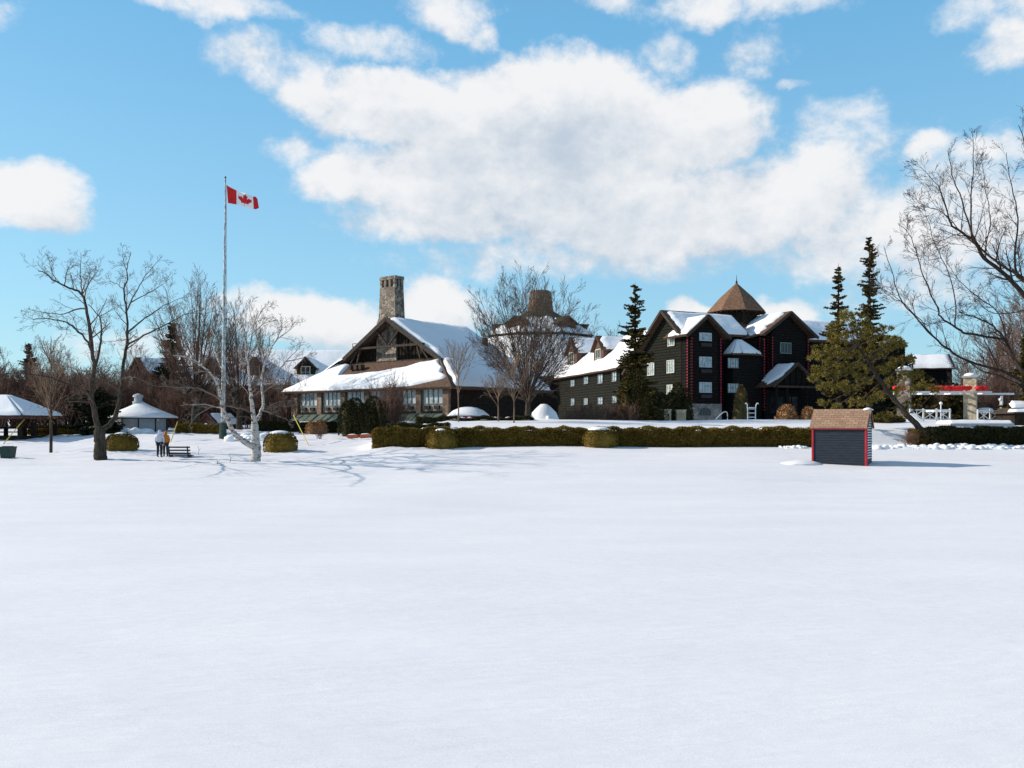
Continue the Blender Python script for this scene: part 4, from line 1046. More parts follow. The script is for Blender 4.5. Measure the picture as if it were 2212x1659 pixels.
# porch
pu0, pu1, pa = 9.4, 16.75, 13.1
c = MB()
c.slab([B(pu0, 3.3, 7.4), B(pu0, -.1, 7.4), B(pa, -.1, 10.15), B(pa, 3.3, 10.15)], .2); c.slab([B(pu1, 3.3, 7.45), B(pu1, -.1, 7.45), B(pa, -.1, 10.15), B(pa, 3.3, 10.15)], .2)
po = c.build('porch_roof', M['shingle'], hotel)
c = MB(); snow_sheet(c, B(pu0+.1, 3.1, 7.47), B(pu0+.1, 0, 7.47), B(pa, 0, 10.15), B(pa, 3.1, 10.15), .2, 16, 12, (.22, 0, 0, .1), 12); c.build('roof_snow', M['snow'], po, True)
c = MB(); c.bar(B(pa, 3.32, 10.02), B(pu0-.05, 3.32, 7.25), .1, .3); c.bar(B(pa, 3.32, 10.02), B(pu1+.05, 3.32, 7.3), .1, .3); c.bar(B(pu0+.6, 3.2, 7.3), B(pu1-.6, 3.2, 7.3), .24)
c.build('bargeboard', M['trim'], hotel)
c = MB(); c.face([B(pu0+.5, 3.0, 7.3), B(pu1-.5, 3.0, 7.3), B(pa, 3.0, 9.85)])
for t in (-2, -1, 0, 1, 2): c.bar(B(pa+t*.9, 3.12, 7.4), B(pa+t*.9, 3.12, 9.8-abs(t)*.66), .14)
c.build('porch_gable', M['log'], hotel)
for u in (10.0, 11.6, 14.6, 16.2):
    c = MB(); c.tube([B(u, 3.1, 1.6), B(u, 3.1, 7.3)], .17, 9); c.build('porch_post', M['log'], hotel)
c = MB(); c.box(B, 10.6, 15.6, .2, .6, 2.2, 7.0); pw = c.build('porch_front', M['log'], hotel)
c = MB()
for u in (11.2, 12.4, 13.6, 14.6): c.box(B, u, u+.8, .6, .66, 4.2, 6.2)
c.build('glazing', M['glassdark'], pw)

# ------------------------------------------------------------------ guest wing with the row of dormers
class FrS(Fr):   # the same frame moved straight back by a factor, so that it clears the sunlit end wall
    k = 1.15
    def __call__(s, u, n, z):
        p = Fr.__call__(s, u, n, z); return V((p.x*s.k, p.y*s.k, CZ+(p.z-CZ)*s.k))
D = FrS(5.1, 133, 7.6, -29)
wing = thing('guest_wing', D(15, -4, 2.0), 'dark log guest wing with brown dormers on its bright snowy roof beside the log hotel', 'building')
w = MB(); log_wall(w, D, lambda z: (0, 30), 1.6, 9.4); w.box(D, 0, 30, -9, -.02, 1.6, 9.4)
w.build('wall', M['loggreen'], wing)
r = MB(); r.slab([D(-.5, .8, 9.35), D(30.5, .8, 9.35), D(30.5, -4.6, 14.2), D(-.5, -4.6, 14.2)], .2); r.slab([D(-.5, -10, 9.35), D(30.5, -10, 9.35), D(30.5, -4.6, 14.2), D(-.5, -4.6, 14.2)], .2)
rf = r.build('roof', M['shingle'], wing)
sn = MB(); snow_sheet(sn, D(-.4, .8, 9.4), D(30.4, .8, 9.4), D(30.4, -4.6, 14.2), D(-.4, -4.6, 14.2), .42, 70, 16, (.03, 0, 0, 0), 14); sn.build('roof_snow', M['snow'], rf, True)
def dormer(f, u, hw, n0, n1, z0, z1, za, parent, nm='dormer', sn_=True, mt='timber', wn=True):
    c = MB(); c.box(f, u-hw, u+hw, n1, n0, z0, z1); c.face([f(u-hw, n0, z1), f(u+hw, n0, z1), f(u, n0, za)])
    o = c.build(nm, M[mt], parent)
    c = MB(); e = .35; s = (za-z1)/hw
    for q in (-1, 1): c.slab([f(u+q*(hw+e), n0+.4, z1-e*s), f(u+q*(hw+e), n1, z1-e*s), f(u, n1, za+.05), f(u, n0+.4, za+.05)], .12)
    ro = c.build('dormer_roof', M['shingle'], o)
    if sn_:
        c = MB()
        for q in (-1, 1): snow_sheet(c, f(u+q*(hw+e), n0+.1, z1-e*s), f(u+q*(hw+e), n1, z1-e*s), f(u, n1, za+.05), f(u, n0+.1, za+.05), .24, 10, 8, (.04, 0, 0, .12), u)
        c.build('dormer_snow', M['snow'], o, True)
    if wn: window(f, u-hw*.45, u+hw*.45, z0+.35, z1-.15, o, n0+.01, 2, 2, glass=M['glassdark'])
    return o
dormer(D, 21.0, 1.8, -.6, -4.8, 9.9, 12.5, 14.1, wing, mt='brownboard'); dormer(D, 10.4, 2.0, -.6, -5.2, 9.9, 12.9, 14.9, wing, mt='brownboard')
for x0, y0, x1, y1 in ((1253, 966, 1288, 1026), (1140, 985, 1170, 1030), (1032, 1012, 1060, 1050), (1368, 945, 1400, 1010), (1254, 1152, 1288, 1196), (1035, 1160, 1060, 1205), (1370, 1140, 1402, 1185), (1140, 1158, 1168, 1200)):
    pxwin(D, z4, x0, y0, x1, y1, .1, wing, cols=2, rows=2, mats=M['framegreen'], fw=.07)

# ------------------------------------------------------------------ rotunda behind the trees
Yr = 138.0; rx = XY(1167, Yr)
rot = thing('rotunda', (rx*1.16, Yr*1.16, 2.5), 'great eight sided hall with a tapering brown stone chimney behind the fan shaped tree', 'building')
RK = 1.16
def octp(r_, z, off=22.5): return [V((rx+r_*math.cos(R(off+45*k)), Yr+r_*math.sin(R(off+45*k)), CZ+(z-CZ)))*RK+V((0, 0, CZ*(1-RK))) for k in range(8)]
c = MB(); a, b = octp(12.2, 1.6), octp(12.2, 10.2)
for k in range(8): c.face([a[k], a[(k+1) % 8], b[(k+1) % 8], b[k]])
a, b = octp(8.0, 14), octp(8.0, 16.7)
for k in range(8): c.face([a[k], a[(k+1) % 8], b[(k+1) % 8], b[k]])
c.build('wall', M['log'], rot)
c = MB(); a, b = octp(13.2, 9.6), octp(8.05, 16.25); e, f_, g_ = octp(8.7, 16.35), octp(3.9, 19.3), octp(1.9, 20.5)
for k in range(8):
    j = (k+1) % 8
    c.slab([a[k], a[j], b[j], b[k]], .2); c.slab([e[k], e[j], f_[j], f_[k]], .1); c.slab([f_[k], f_[j], g_[j], g_[k]], .2)
rf = c.build('roof', M['moss'], rot)
c = MB()
for k in range(8):
    j = (k+1) % 8
    snow_sheet(c, a[k], a[j], b[j], b[k], .35, 14, 14, (.02, 0, .02, 0), k); snow_sheet(c, e[k], e[j], f_[j], f_[k], .3, 12, 8, (.02, 0, .1, 0), k+9)
c.build('roof_snow', M['snow'], rf, True)
for ang in (-122, -58, 180, 0):
    ca, sa = math.cos(R(ang)), math.sin(R(ang)); q = FrS(rx+ca*7.2, Yr+sa*7.2, -sa, ca); q.k = RK
    c = MB(); c.box(q, -1.6, 1.6, -4.5, 0, 16.3, 18.0)
    if abs(ang) in (122, 58): c.face([q(-1.6, 0, 18.0), q(1.6, 0, 18.0), q(0, 0, 18.9)])
    o = c.build('dormer', M['brownboard'], rot); c = MB()
    if abs(ang) in (122, 58):
        for s in (-1, 1): c.slab([q(s*2.0, .4, 17.8), q(s*2.0, -4.5, 17.8), q(0, -4.5, 19.05), q(0, .4, 19.05)], .12)
    else: c.slab([q(-1.9, .3, 18.2), q(1.9, .3, 18.2), q(1.9, -4.5, 18.35), q(-1.9, -4.5, 18.35)], .15)
    c.build('dormer_roof', M['moss'], o)
c = MB(); prof = [octp(2.25, 19.5), octp(1.9, 22.6), octp(1.75, 22.7), octp(1.75, 23.4), octp(1.4, 23.6)]
for i in range(4):
    for k in range(8): c.face([prof[i][k], prof[i][(k+1) % 8], prof[i+1][(k+1) % 8], prof[i+1][k]])
c.face(prof[-1])
cm = c.build('chimney', M['pierstone'], rot)
c = MB()
for k in range(8):
    m_ = prof[1][k].lerp(prof[1][(k+1) % 8], .5); d = V((m_.x-rx*RK, m_.y-Yr*RK, 0)).normalized(); s = V((-d.y, d.x, 0)); m_ = m_+d*.05
    c.slab([m_-s*.25+V((0, 0, -1.7)), m_+s*.25+V((0, 0, -1.7)), m_+s*.25+V((0, 0, -.5)), m_-s*.25+V((0, 0, -.5))], .1)
c.build('flue', M['black'], cm)

# ------------------------------------------------------------------ long wing behind the flagpole
K = Fr(XY(372, 112), 112, 1, 0); kl = XY(800, 112)-XY(372, 112)
kw = thing('dormered_wing', K(kl/2, -5, 2.4), 'long dark wing under a white roof with small gabled dormers behind the flagpole', 'building')
w = MB(); log_wall(w, K, lambda z: (0, kl), 1.6, 7.9); w.box(K, 0, kl, -11.5, -.02, 1.6, 7.9); w.build('wall', M['log'], kw)
r = MB(); r.slab([K(-.5, .8, 7.7), K(kl, .8, 7.7), K(kl, -6, 12.7), K(-.5, -6, 12.7)], .2); r.slab([K(-.5, -12.5, 7.7), K(kl, -12.5, 7.7), K(kl, -6, 12.7), K(-.5, -6, 12.7)], .2)
rf = r.build('roof', M['shingle'], kw)
sn = MB(); snow_sheet(sn, K(-.4, .8, 7.75), K(kl, .8, 7.75), K(kl, -6, 12.7), K(-.4, -6, 12.7), .35, 70, 16, (.03, 0, 0, 0), 21); sn.build('roof_snow', M['snow'], rf, True)
for dx in (658, 548, 450): dormer(K, XY(dx, 112)-XY(372, 112), 1.15, -.6, -4.6, 8.5, 10.3, 11.4, kw)
for k in range(9):
    u = 1.5+k*2.6; window(K, u, u+1.0, 5.2, 6.5, kw, .1, 2, 2, glass=M['glassdark'])
# rooftop plant
q = P(778, 757, 119); a = thing('roof_platform', q, 'small dark railed service platform showing above the white roof beside the chimney gable', 'platform')
m_ = MB()
for i in range(4):
    x = q.x-1.0+i*.66; m_.tube([(x, q.y, q.z-2.5), (x, q.y, q.z+.9+.5*(i == 2))], .045, 5)
for z in (0.1, .5, .9): m_.tube([(q.x-1, q.y, q.z+z), (q.x+1, q.y, q.z+z)], .04, 5)
m_.box(I, q.x-1.1, q.x+1.1, q.y-.3, q.y+.5, q.z-.15, q.z-.02); m_.build('railing', M['timber'], a)
m_ = MB(); m_.lathe((q.x+.4, q.y+.2, q.z), [(.3, 0), (.3, .9), (.5, 1.0), (.5, 1.25), (.2, 1.4)], 10); m_.build('exhaust_hood', M['trim'], a)
# gabled end house at the wood
G = Fr(XY(287, 112), 112, .78, -.62)
gh = thing('log_house', G(1.7, -3, 2.4), 'small dark log house end with a red edged gable beyond the round white kiosk', 'building')
w = MB(); log_wall(w, G, tri_u(0, 3.4, 9.5, 1.7, 11.0), 1.6, 11.0); log_wall(w, G.side_r(3.4, 0), lambda z: (0, 6), 1.6, 9.5); w.box(G, 0.02, 3.38, -6, -.02, 1.6, 9.5); w.build('wall', M['log'], gh)
r = MB()
for s in (-1, 1): r.slab([G(1.7+s*2.3, .6, 9.1), G(1.7+s*2.3, -6.5, 9.1), G(1.7, -6.5, 11.25), G(1.7, .6, 11.25)], .16)
rf = r.build('roof', M['shingle'], gh)
sn = MB()
for s in (-1, 1): snow_sheet(sn, G(1.7+s*2.25, .3, 9.15), G(1.7+s*2.25, -6.5, 9.15), G(1.7, -6.5, 11.25), G(1.7, .3, 11.25), .25, 16, 8, (.03, 0, 0, .05), 23+s)
sn.build('roof_snow', M['snow'], rf, True)
c = MB()
for s in (-1, 1): c.bar(G(1.7, .62, 11.15), G(1.7+s*2.35, .62, 9.0), .08, .16)
c.build('bargeboard', M['redbrown'], gh)
# house beyond the canopies
G = Fr(XY(1962, 124), 124, .97, -.24)
fh = thing('far_house', G(3, -3, 2.4), 'far dark house with a white snow covered roof beyond the canopies', 'building')
w = MB(); w.box(G, 0, 5.6, -6, 0, 1.6, 10.9); w.face([G(5.6, 0, 10.9), G(5.6, -6, 10.9), G(5.6, -3, 12.6)]); log_wall(w, G, lambda z: (0, 5.6), 1.6, 10.9); w.build('wall', M['log'], fh)
r = MB(); r.slab([G(-.5, .6, 10.6), G(6, .6, 10.6), G(6, -3, 12.8), G(-.5, -3, 12.8)], .16); r.slab([G(-.5, -6.6, 10.6), G(6, -6.6, 10.6), G(6, -3, 12.8), G(-.5, -3, 12.8)], .16)
rf = r.build('roof', M['shingle'], fh)
sn = MB(); snow_sheet(sn, G(-.4, .6, 10.65), G(5.8, .6, 10.65), G(5.8, -3, 12.8), G(-.4, -3, 12.8), .25, 20, 8, (.03, .02, 0, 0), 26); sn.build('roof_snow', M['snow'], rf, True)
G = Fr(XY(1922, 116), 116, .8, -.5)
# small hut with a red gable behind the birch
G = Fr(XY(432, 92), 92, .85, -.5)
hh = thing('garden_hut', G(1, -1, H(XY(455, 92), 92)), 'low red brown hut with a snowy roof half hidden behind the leaning birch stem', 'hut')
z0 = H(XY(455, 92), 92)
w = MB(); w.box(G, 0, 2.6, -2.6, 0, z0-.2, 3.0); w.face([G(0, 0, 3.0), G(2.6, 0, 3.0), G(1.3, 0, 4.0)]); w.build('wall', M['redbrown'], hh)
r = MB()
for s in (-1, 1): r.slab([G(1.3+s*1.7, .3, 2.8), G(1.3+s*1.7, -2.9, 2.8), G(1.3, -2.9, 4.1), G(1.3, .3, 4.1)], .1)
rf = r.build('roof', M['redbrown'], hh)
sn = MB()
for s in (-1, 1): snow_sheet(sn, G(1.3+s*1.65, .1, 2.83), G(1.3+s*1.65, -2.9, 2.83), G(1.3, -2.9, 4.1), G(1.3, .1, 4.1), .2, 10, 6, (.04, 0, 0, .04), 30+s)
sn.build('roof_snow', M['snow'], rf, True)
# ------------------------------------------------------------------ shed
phi = R(29); Ys = 50.6; sx = XY(1812, Ys)
sz = min(H(sx-1.4, Ys+.6), H(sx+1.4, Ys-.6), H(sx, Ys))-.04
S0 = Fr(sx, Ys-.0, math.cos(phi), -math.sin(phi))
shed = thing('garden_shed', (sx, Ys, sz), 'small navy shed with red trim and a tan shingled roof standing in the snow', 'shed')
shed.rotation_euler = (0, 0, -phi)
def ls(x, y, z): return V((sx+x, Ys+y, sz+z))      # local axes; the thing itself carries the turn
Wd, Dp, EH, RH = 1.49, 2.4, 2.17, 3.1
def clap(mb, f, ufn, za, zb, p=.145):
    n = round((zb-za)/p)
    for i in range(n):
        z = za+i*p; a, b = ufn(z+p*.5)
        if b-a < .05: continue
        mb.hexa([f(a, .0, z), f(b, .0, z), f(b, -.05, z), f(a, -.05, z)][:4], [f(a, -.028, z+p), f(b, -.028, z+p), f(b, -.05, z+p), f(a, -.05, z+p)])
front = lambda u, n, z: ls(u, -n, z)
side = lambda u, n, z: ls(Wd+n, u, z)
sideL = lambda u, n, z: ls(-Wd-n, u, z)
w = MB(); w.box(ls, -Wd+.05, Wd-.05, .05, Dp-.05, -.3, EH)
clap(w, front, lambda z: (-Wd+.1, Wd-.1), .02, EH-.1)
def gab(z): k = 0 if z < EH else (z-EH)/(RH-EH)*Dp/2; return (.06+k, Dp-.06-k)
w.face([ls(Wd-.06, 0.05, EH), ls(Wd-.06, Dp-.05, EH), ls(Wd-.06, Dp/2, RH)]); w.face([ls(-Wd+.06, 0.05, EH), ls(-Wd+.06, Dp-.05, EH), ls(-Wd+.06, Dp/2, RH)])
clap(w, sideL, gab, .02, RH-.1)
w.build('siding', M['shedblue'], shed)
w = MB(); clap(w, side, gab, .02, RH-.1)
so = w.build('end_siding', M['shedblue'], shed)
w = MB()
for i in range(3, 20):
    z = .02+i*.145; a, b = gab(z+.02)
    if b-a > .2:
        t = a+.08+(b-a-.16)*rng.uniform(.75, .95); w.hexa([side(a+.08, -.03, z-.012), side(t, -.03, z-.012), side(t, .035, z-.012), side(a+.08, .035, z-.012)], [side(a+.08, -.03, z+.05), side(t, -.03, z+.045), side(t, .0, z+.035), side(a+.08, .012, z+.04)])
w.build('clinging_snow', M['snow'], so)
w = MB()
w.box(ls, -Wd, -Wd+.1, -.035, .04, -.2, EH-.1); w.box(ls, Wd-.1, Wd, -.035, .04, -.2, EH-.1); w.box(ls, -Wd-.04, Wd+.04, -.05, .05, EH-.1, EH+.06)
w.box(ls, Wd+.002, Wd+.04, .003, .09, -.2, EH-.12)
w.build('red_trim', M['shedred'], shed)
w = MB(); s = (RH-EH)/(Dp/2)
w.slab([ls(-Wd-.1, -.18, EH-.18*s+.17), ls(Wd+.1, -.18, EH-.18*s+.17), ls(Wd+.1, Dp/2, RH+.17), ls(-Wd-.1, Dp/2, RH+.17)], .09)
w.slab([ls(-Wd-.1, Dp+.18, EH-.18*s+.17), ls(Wd+.1, Dp+.18, EH-.18*s+.17), ls(Wd+.1, Dp/2, RH+.17), ls(-Wd-.1, Dp/2, RH+.17)], .09)
rf = w.build('roof', M['shedroof'], shed)
w = MB(); w.lathe(ls(Wd-.1, Dp/2+.12, RH+.1), [(.28, 0), (.24, .07), (.1, .13), (.01, .15)], 10, 0, .2); w.build('roof_snow', M['snow'], rf, True)
w = MB(); w.bar(ls(Wd+.06, -.16, EH+.02), ls(Wd+.06, Dp/2, RH+.06), .05, .14); w.bar(ls(Wd+.06, Dp+.16, EH+.02), ls(Wd+.06, Dp/2, RH+.06), .05, .14)
w.build('rake_board', M['redbrown'], shed)
# drifted snow round the shed's foot
d = MB(); d.lathe((sx-2.0, Ys+.4, H(sx-2, Ys+.4)-.05), [(1.3, 0), (1.1, .1), (.7, .2), (.3, .26), (.02, .28)], 16, 0, .08, .6)
o = d.build('snow_drift', M['ground'], None, True); tag(o, kind='structure')

# ------------------------------------------------------------------ snow banks
def lumps(x0, x1, y0, y1, n, r0, r1):
    d = MB(); nn = int((x1-x0)/.18)+2; k0 = 0     # the ploughed ridge the lumps lie on
    for i in range(nn+1):
        for j in range(9):
            x = x0+(x1-x0)*i/nn; y = y0-.3+(y1-y0+.6)*j/8; e = math.sin(math.pi*j/8)*min(1, i/3, (nn-i)/3)
            d.v.append((x, y, H(x, y)-.06+e*(r1*.75+.5*r1*noise.noise(V((x*1.3, y*1.3, 3)))+.35*r1*noise.noise(V((x*3.7, y*3.7, 5))))))
    for i in range(nn):
        for j in range(8): a = i*9+j; d.f.append((a, a+9, a+10, a+1)); d.m.append(0)
    for i in range(n):
        x, y = rng.uniform(x0, x1), rng.uniform(y0, y1); r_ = r0+(r1-r0)*rng.random()**2.2; z = H(x, y)-.2*r_+.35*r1*rng.random()
        k0 = len(d.v)
        d.lathe((x, y, z), [(r_, 0), (r_*1.0, r_*.3), (r_*.85, r_*.62), (r_*.5, r_*.85), (r_*.1, r_*.95)], 9, 0, .16, rng.uniform(.7, 1))
    o = d.build('snow_bank', M['snow'], None, True); return tag(o, kind='structure')
lumps(XY(1890, 60), XY(2240, 60), 60.2, 61.6, 260, .05, .30)
lumps(XY(1690, 60.8), XY(1745, 60.8), 60.8, 61.6, 70, .06, .2)
lumps(XY(486, 71), XY(600, 71), 71.5, 74, 170, .12, .6)
lumps(XY(235, 83), XY(338, 83), 81, 82.3, 60, .25, .5)
lumps(XY(2150, 66), XY(2215, 66), 64.6, 65.5, 30, .12, .3)

# ------------------------------------------------------------------ flagpole and flag
Yp = 74.0; fb = at(481.5, Yp)
fp = thing('flagpole', fb, 'tall mottled white flagpole rising from a dark green base', 'flagpole')
top = P(487, 385, Yp)
m_ = MB(); n_ = 24
m_.tube([fb.lerp(top, i/n_)+V((.015*math.sin(i*1.3), 0, 0)) for i in range(n_+1)], [.205-.15*(i/n_)**.9 for i in range(n_+1)], 12); m_.build('pole', M['polewhite'], fp, True)
m_ = MB(); m_.lathe(top, [(.04, -.02), (.09, .05), (.06, .13), (.01, .16)], 10); m_.build('finial', M['trim'], fp)
m_ = MB(); m_.lathe(fb, [(.34, -.2), (.3, .9), (.29, 1.28), (.22, 1.34)], 8); m_.build('base_post', M['greenpaint'], fp)
m_ = MB(); a, b = P(489.0, 399, Yp), fb+V((.34, -.05, 1.2)); m_.tube([a, a.lerp(b, .5), b], .012, 4); m_.build('halyard', M['trim'], fp)
leaf = [(0, 1), (.155, .71), (.20, .695), (.345, .77), (.245, .26), (.29, .235), (.545, .51), (.61, .385), (.65, .37), (.95, .435), (.855, .155), (.87, .11), (.99, .055), (.50, -.37), (.49, -.42), (.535, -.575), (.04, -.49), (.035, -.95)]
poly = leaf+[(-x, y) for x, y in leaf[:0:-1]]
def inleaf(x, y):
    c = False; j = len(poly)-1
    for i in range(len(poly)):
        xi, yi = poly[i]; xj, yj = poly[j]
        if (yi > y) != (yj > y) and x < (xj-xi)*(y-yi)/(yj-yi)+xi: c = not c
        j = i
    return c
tp = [(489.5, 400), (498, 405), (510.8, 411.2), (521, 415), (532, 418), (546.5, 424.5), (552, 424.8), (556, 429)]
bt = [(492.5, 438.5), (500, 440), (511, 441.8), (519, 444.5), (529, 448), (548, 451.5), (553.5, 452), (559.5, 449)]
uu = [0, .1, .25, .37, .52, .75, .87, 1.0]
NU, NV = 120, 60; m_ = MB(); N1 = NV+1
for i in range(NU+1):
    u = i/NU; wv = .30*math.sin(u*7.5+.4)*u**.6
    ta, tb = np.interp(u, uu, [q[0] for q in tp]), np.interp(u, uu, [q[1] for q in tp]); ba, bb_ = np.interp(u, uu, [q[0] for q in bt]), np.interp(u, uu, [q[1] for q in bt])
    for j in range(N1):
        v = j/NV; p = P(ta+(ba-ta)*v, tb+(bb_-tb)*v, Yp-.05+wv+.12*math.sin(v*3+u*5)*u); m_.v.append(tuple(p))
for i in range(NU):
    for j in range(NV):
        u, v = (i+.5)/NU, (j+.5)/NV; red = u < .25 or u > .75 or inleaf((u-.5)*2/.445*.5*2*.5*2, (.5-v)/.445)
        a = i*N1+j; m_.f.append((a, a+N1, a+N1+1, a+1)); m_.m.append(0 if red else 1)
o = m_.build('flag', [M['flagred'], M['flagwhite']], None, True, P(489.5, 419, Yp)); tag(o, 'red and white flag with a red maple leaf flying from the flagpole', 'flag')
for a, b, Y0, Y1, lab in (((634, 897), (667, 952), 72, 68.5, 'yellow slanting guy wire guard near the lodge corner and the tiny shrub'), ((383.5, 911), (368, 946), 73.5, 70, 'short yellow slanting guy wire guard by the thick trunked brown tree'), ((59, 898), (6, 934), 72.5, 69, 'long yellow slanting guard crossing in front of the gazebo')):
    p, q = P(*a, Y0), P(*b, Y1); q.z = H(q.x, q.y)-.05
    m_ = MB(); m_.tube([q, p], .035, 8); q2 = q+(p-q)*.02
    m_.tube([q-V((.0, 0, .1)), q2], .055, 8)
    o = m_.build('wire_guard', M['yellow'], None, False, q); tag(o, lab, 'guard', 'yellow guards of the guy wires')

# ------------------------------------------------------------------ gazebo, kiosk, bin, bench
def pyr_roof(mb, c, r_, z0, z1, k=4, off=45, th=.12, top=.05):
    e = [V((c[0]+r_*math.cos(R(off+360/k*i)), c[1]+r_*math.sin(R(off+360/k*i)), z0)) for i in range(k)]; t = [V((c[0]+top*math.cos(R(off+360/k*i)), c[1]+top*math.sin(R(off+360/k*i)), z1)) for i in range(k)]
    for i in range(k): mb.slab([e[i], e[(i+1) % k], t[(i+1) % k], t[i]], th)
    return e, t
gx, gy = XY(12, 75), 75.0; gz = H(gx, gy)
gz_ = thing('gazebo', (gx, gy, gz), 'open dark timber gazebo under a snowy hipped roof', 'gazebo')
m_ = MB(); e, t = pyr_roof(m_, (gx, gy), 4.75, 3.62, 5.4, 4, 45); rf = m_.build('roof', M['redbrown'], gz_)
m_ = MB()
for i in range(4): snow_sheet(m_, e[i], e[(i+1) % 4], t[(i+1) % 4], t[i], .16, 26, 14, (.015, 0, .0, 0), 50+i)
m_.build('roof_snow', M['snow'], rf, True)
m_ = MB()
for i in range(4): m_.bar(e[i]+V((0, 0, -.16)), e[(i+1) % 4]+V((0, 0, -.16)), .1, .22)
m_.build('fascia', M['redbrown'], gz_)
for a in (-1, 1):
    for b in (-1, -.25, 1):
        p = V((gx+a*2.75, gy+b*2.75, gz)); m_ = MB(); m_.box(I, p.x-.14, p.x+.14, p.y-.14, p.y+.14, gz-.4, 3.5)
        m_.bar((p.x, p.y, 2.9), (p.x-a*.7, p.y, 3.5), .12); m_.build('post', M['timber'], gz_)
m_ = MB(); m_.box(I, gx-2.9, gx+2.9, gy-2.9, gy+2.9, gz-.4, gz+.1); m_.build('floor', M['timber'], gz_)
m_ = MB()
for z in (.35, .75):
    m_.box(I, gx-2.6, gx+2.6, gy+2.7, gy+2.78, gz+z, gz+z+.1)
m_.build('railing', M['timber'], gz_)
m_ = MB(); m_.box(I, gx-.2, gx+2.0, gy-.5, gy+.4, gz+.72, gz+.8); m_.box(I, gx+.0, gx+.12, gy-.3, gy+.2, gz, gz+.72); m_.box(I, gx+1.6, gx+1.72, gy-.3, gy+.2, gz, gz+.72)
o = m_.build('picnic_table', M['timber'], None, False, (gx+.9, gy, gz)); tag(o, 'dark timber picnic table under the gazebo roof', 'table')
kx, ky = XY(304, 85), 85.0; kz = H(kx, ky)
ko = thing('kiosk', (kx, ky, kz), 'round pale kiosk under a low snowy roof crowned by a small white ornament', 'kiosk')
m_ = MB(); m_.lathe((kx, ky, kz), [(2.45, -.3), (2.45, 3.6-kz)], 10); m_.build('wall', M['kiosk'], ko)
for i in range(10):
    m_ = MB(); a = 2*math.pi*i/10; m_.tube([(kx+2.47*math.cos(a), ky+2.47*math.sin(a), kz-.2), (kx+2.47*math.cos(a), ky+2.47*math.sin(a), 3.6)], .06, 5); m_.build('batten', M['black'], ko)
m_ = MB(); e, t = pyr_roof(m_, (kx, ky), 3.35, 3.5, 4.85, 10, 0, .1, .4); rf = m_.build('roof', M['shingle'], ko)
m_ = MB(); m_.lathe((kx, ky, 3.6), [(3.37, -.08), (3.32, .05), (2.2, .5), (1.1, .98), (.45, 1.32), (.3, 1.4)], 24, 0, .01); m_.build('roof_snow', M['snow'], rf, True)
m_ = MB(); q = V((kx-.25, ky, 4.85)); m_.lathe(q, [(.5, 0), (.5, .22), (.36, .28), (.36, .62), (.5, .68), (.42, .85), (.15, .98), (.02, 1.02)], 12, 0, .04); m_.build('roof_ornament', M['kiosk'], ko)
m_ = MB(); q = V((kx+2.3, ky-1.6, 3.3)); m_.lathe(q, [(.05, -.1), (.13, 0), (.13, .14), (.03, .2)], 10); m_.build('wall_lamp', M['cream'], ko)
b = at(17, 58)
bn = thing('litter_bin', b, 'square dark green tapered litter bin standing in the snow', 'bin')
m_ = MB(); w0, w1 = .3, .38
m_.hexa([b+V((-w0, -w0, -.15)), b+V((w0, -w0, -.15)), b+V((w0, w0, -.15)), b+V((-w0, w0, -.15))], [b+V((-w1, -w1, .66)), b+V((w1, -w1, .66)), b+V((w1, w1, .66)), b+V((-w1, w1, .66))])
m_.build('body', M['greenpaint'], bn)
m_ = MB(); m_.box(lambda x, y, z: b+V((x, y, z)), -w1-.02, w1+.02, -w1-.02, w1+.02, .66, .71); m_.box(lambda x, y, z: b+V((x, y, z)), -.25, .25, -.25, .25, .71, .74); m_.build('rim', M['greenpaint'], bn)
bb = at(386, 57.6)
be = thing('park_bench', bb, 'dark slatted park bench sunk in the snow beside the two walkers', 'bench')
be.rotation_euler = (0, 0, R(-4))
f = lambda x, y, z: bb+V((x, y, z))
for k, z in enumerate((.22, .42, .62)):
    m_ = MB(); m_.hexa([f(-.8, -.02-.05*k, z-.05), f(.8, -.02-.05*k, z-.05), f(.8, .02-.05*k, z-.05), f(-.8, .02-.05*k, z-.05)], [f(-.8, -.03-.05*k, z+.05), f(.8, -.03-.05*k, z+.05), f(.8, .01-.05*k, z+.05), f(-.8, .01-.05*k, z+.05)]); m_.build('back_slat', M['black'], be)
for y in (.1, .24, .38):
    m_ = MB(); m_.box(f, -.8, .8, y, y+.1, .06, .11); m_.build('seat_slat', M['black'], be)
for x in (-.62, .62):
    m_ = MB(); m_.bar(f(x, .06, -.15), f(x, -.12, .68), .07); m_.bar(f(x, .45, -.15), f(x, .45, .06), .06); m_.bar(f(x, 0, .03), f(x, .5, .03), .06); m_.build('frame', M['black'], be)
m_ = MB(); snow_sheet(m_, f(-.78, .12, .11), f(.78, .12, .11), f(.78, .46, .11), f(-.78, .46, .11), .08, 12, 4, (.05,)*4, 60); m_.build('snow_cover', M['snow'], be, True)

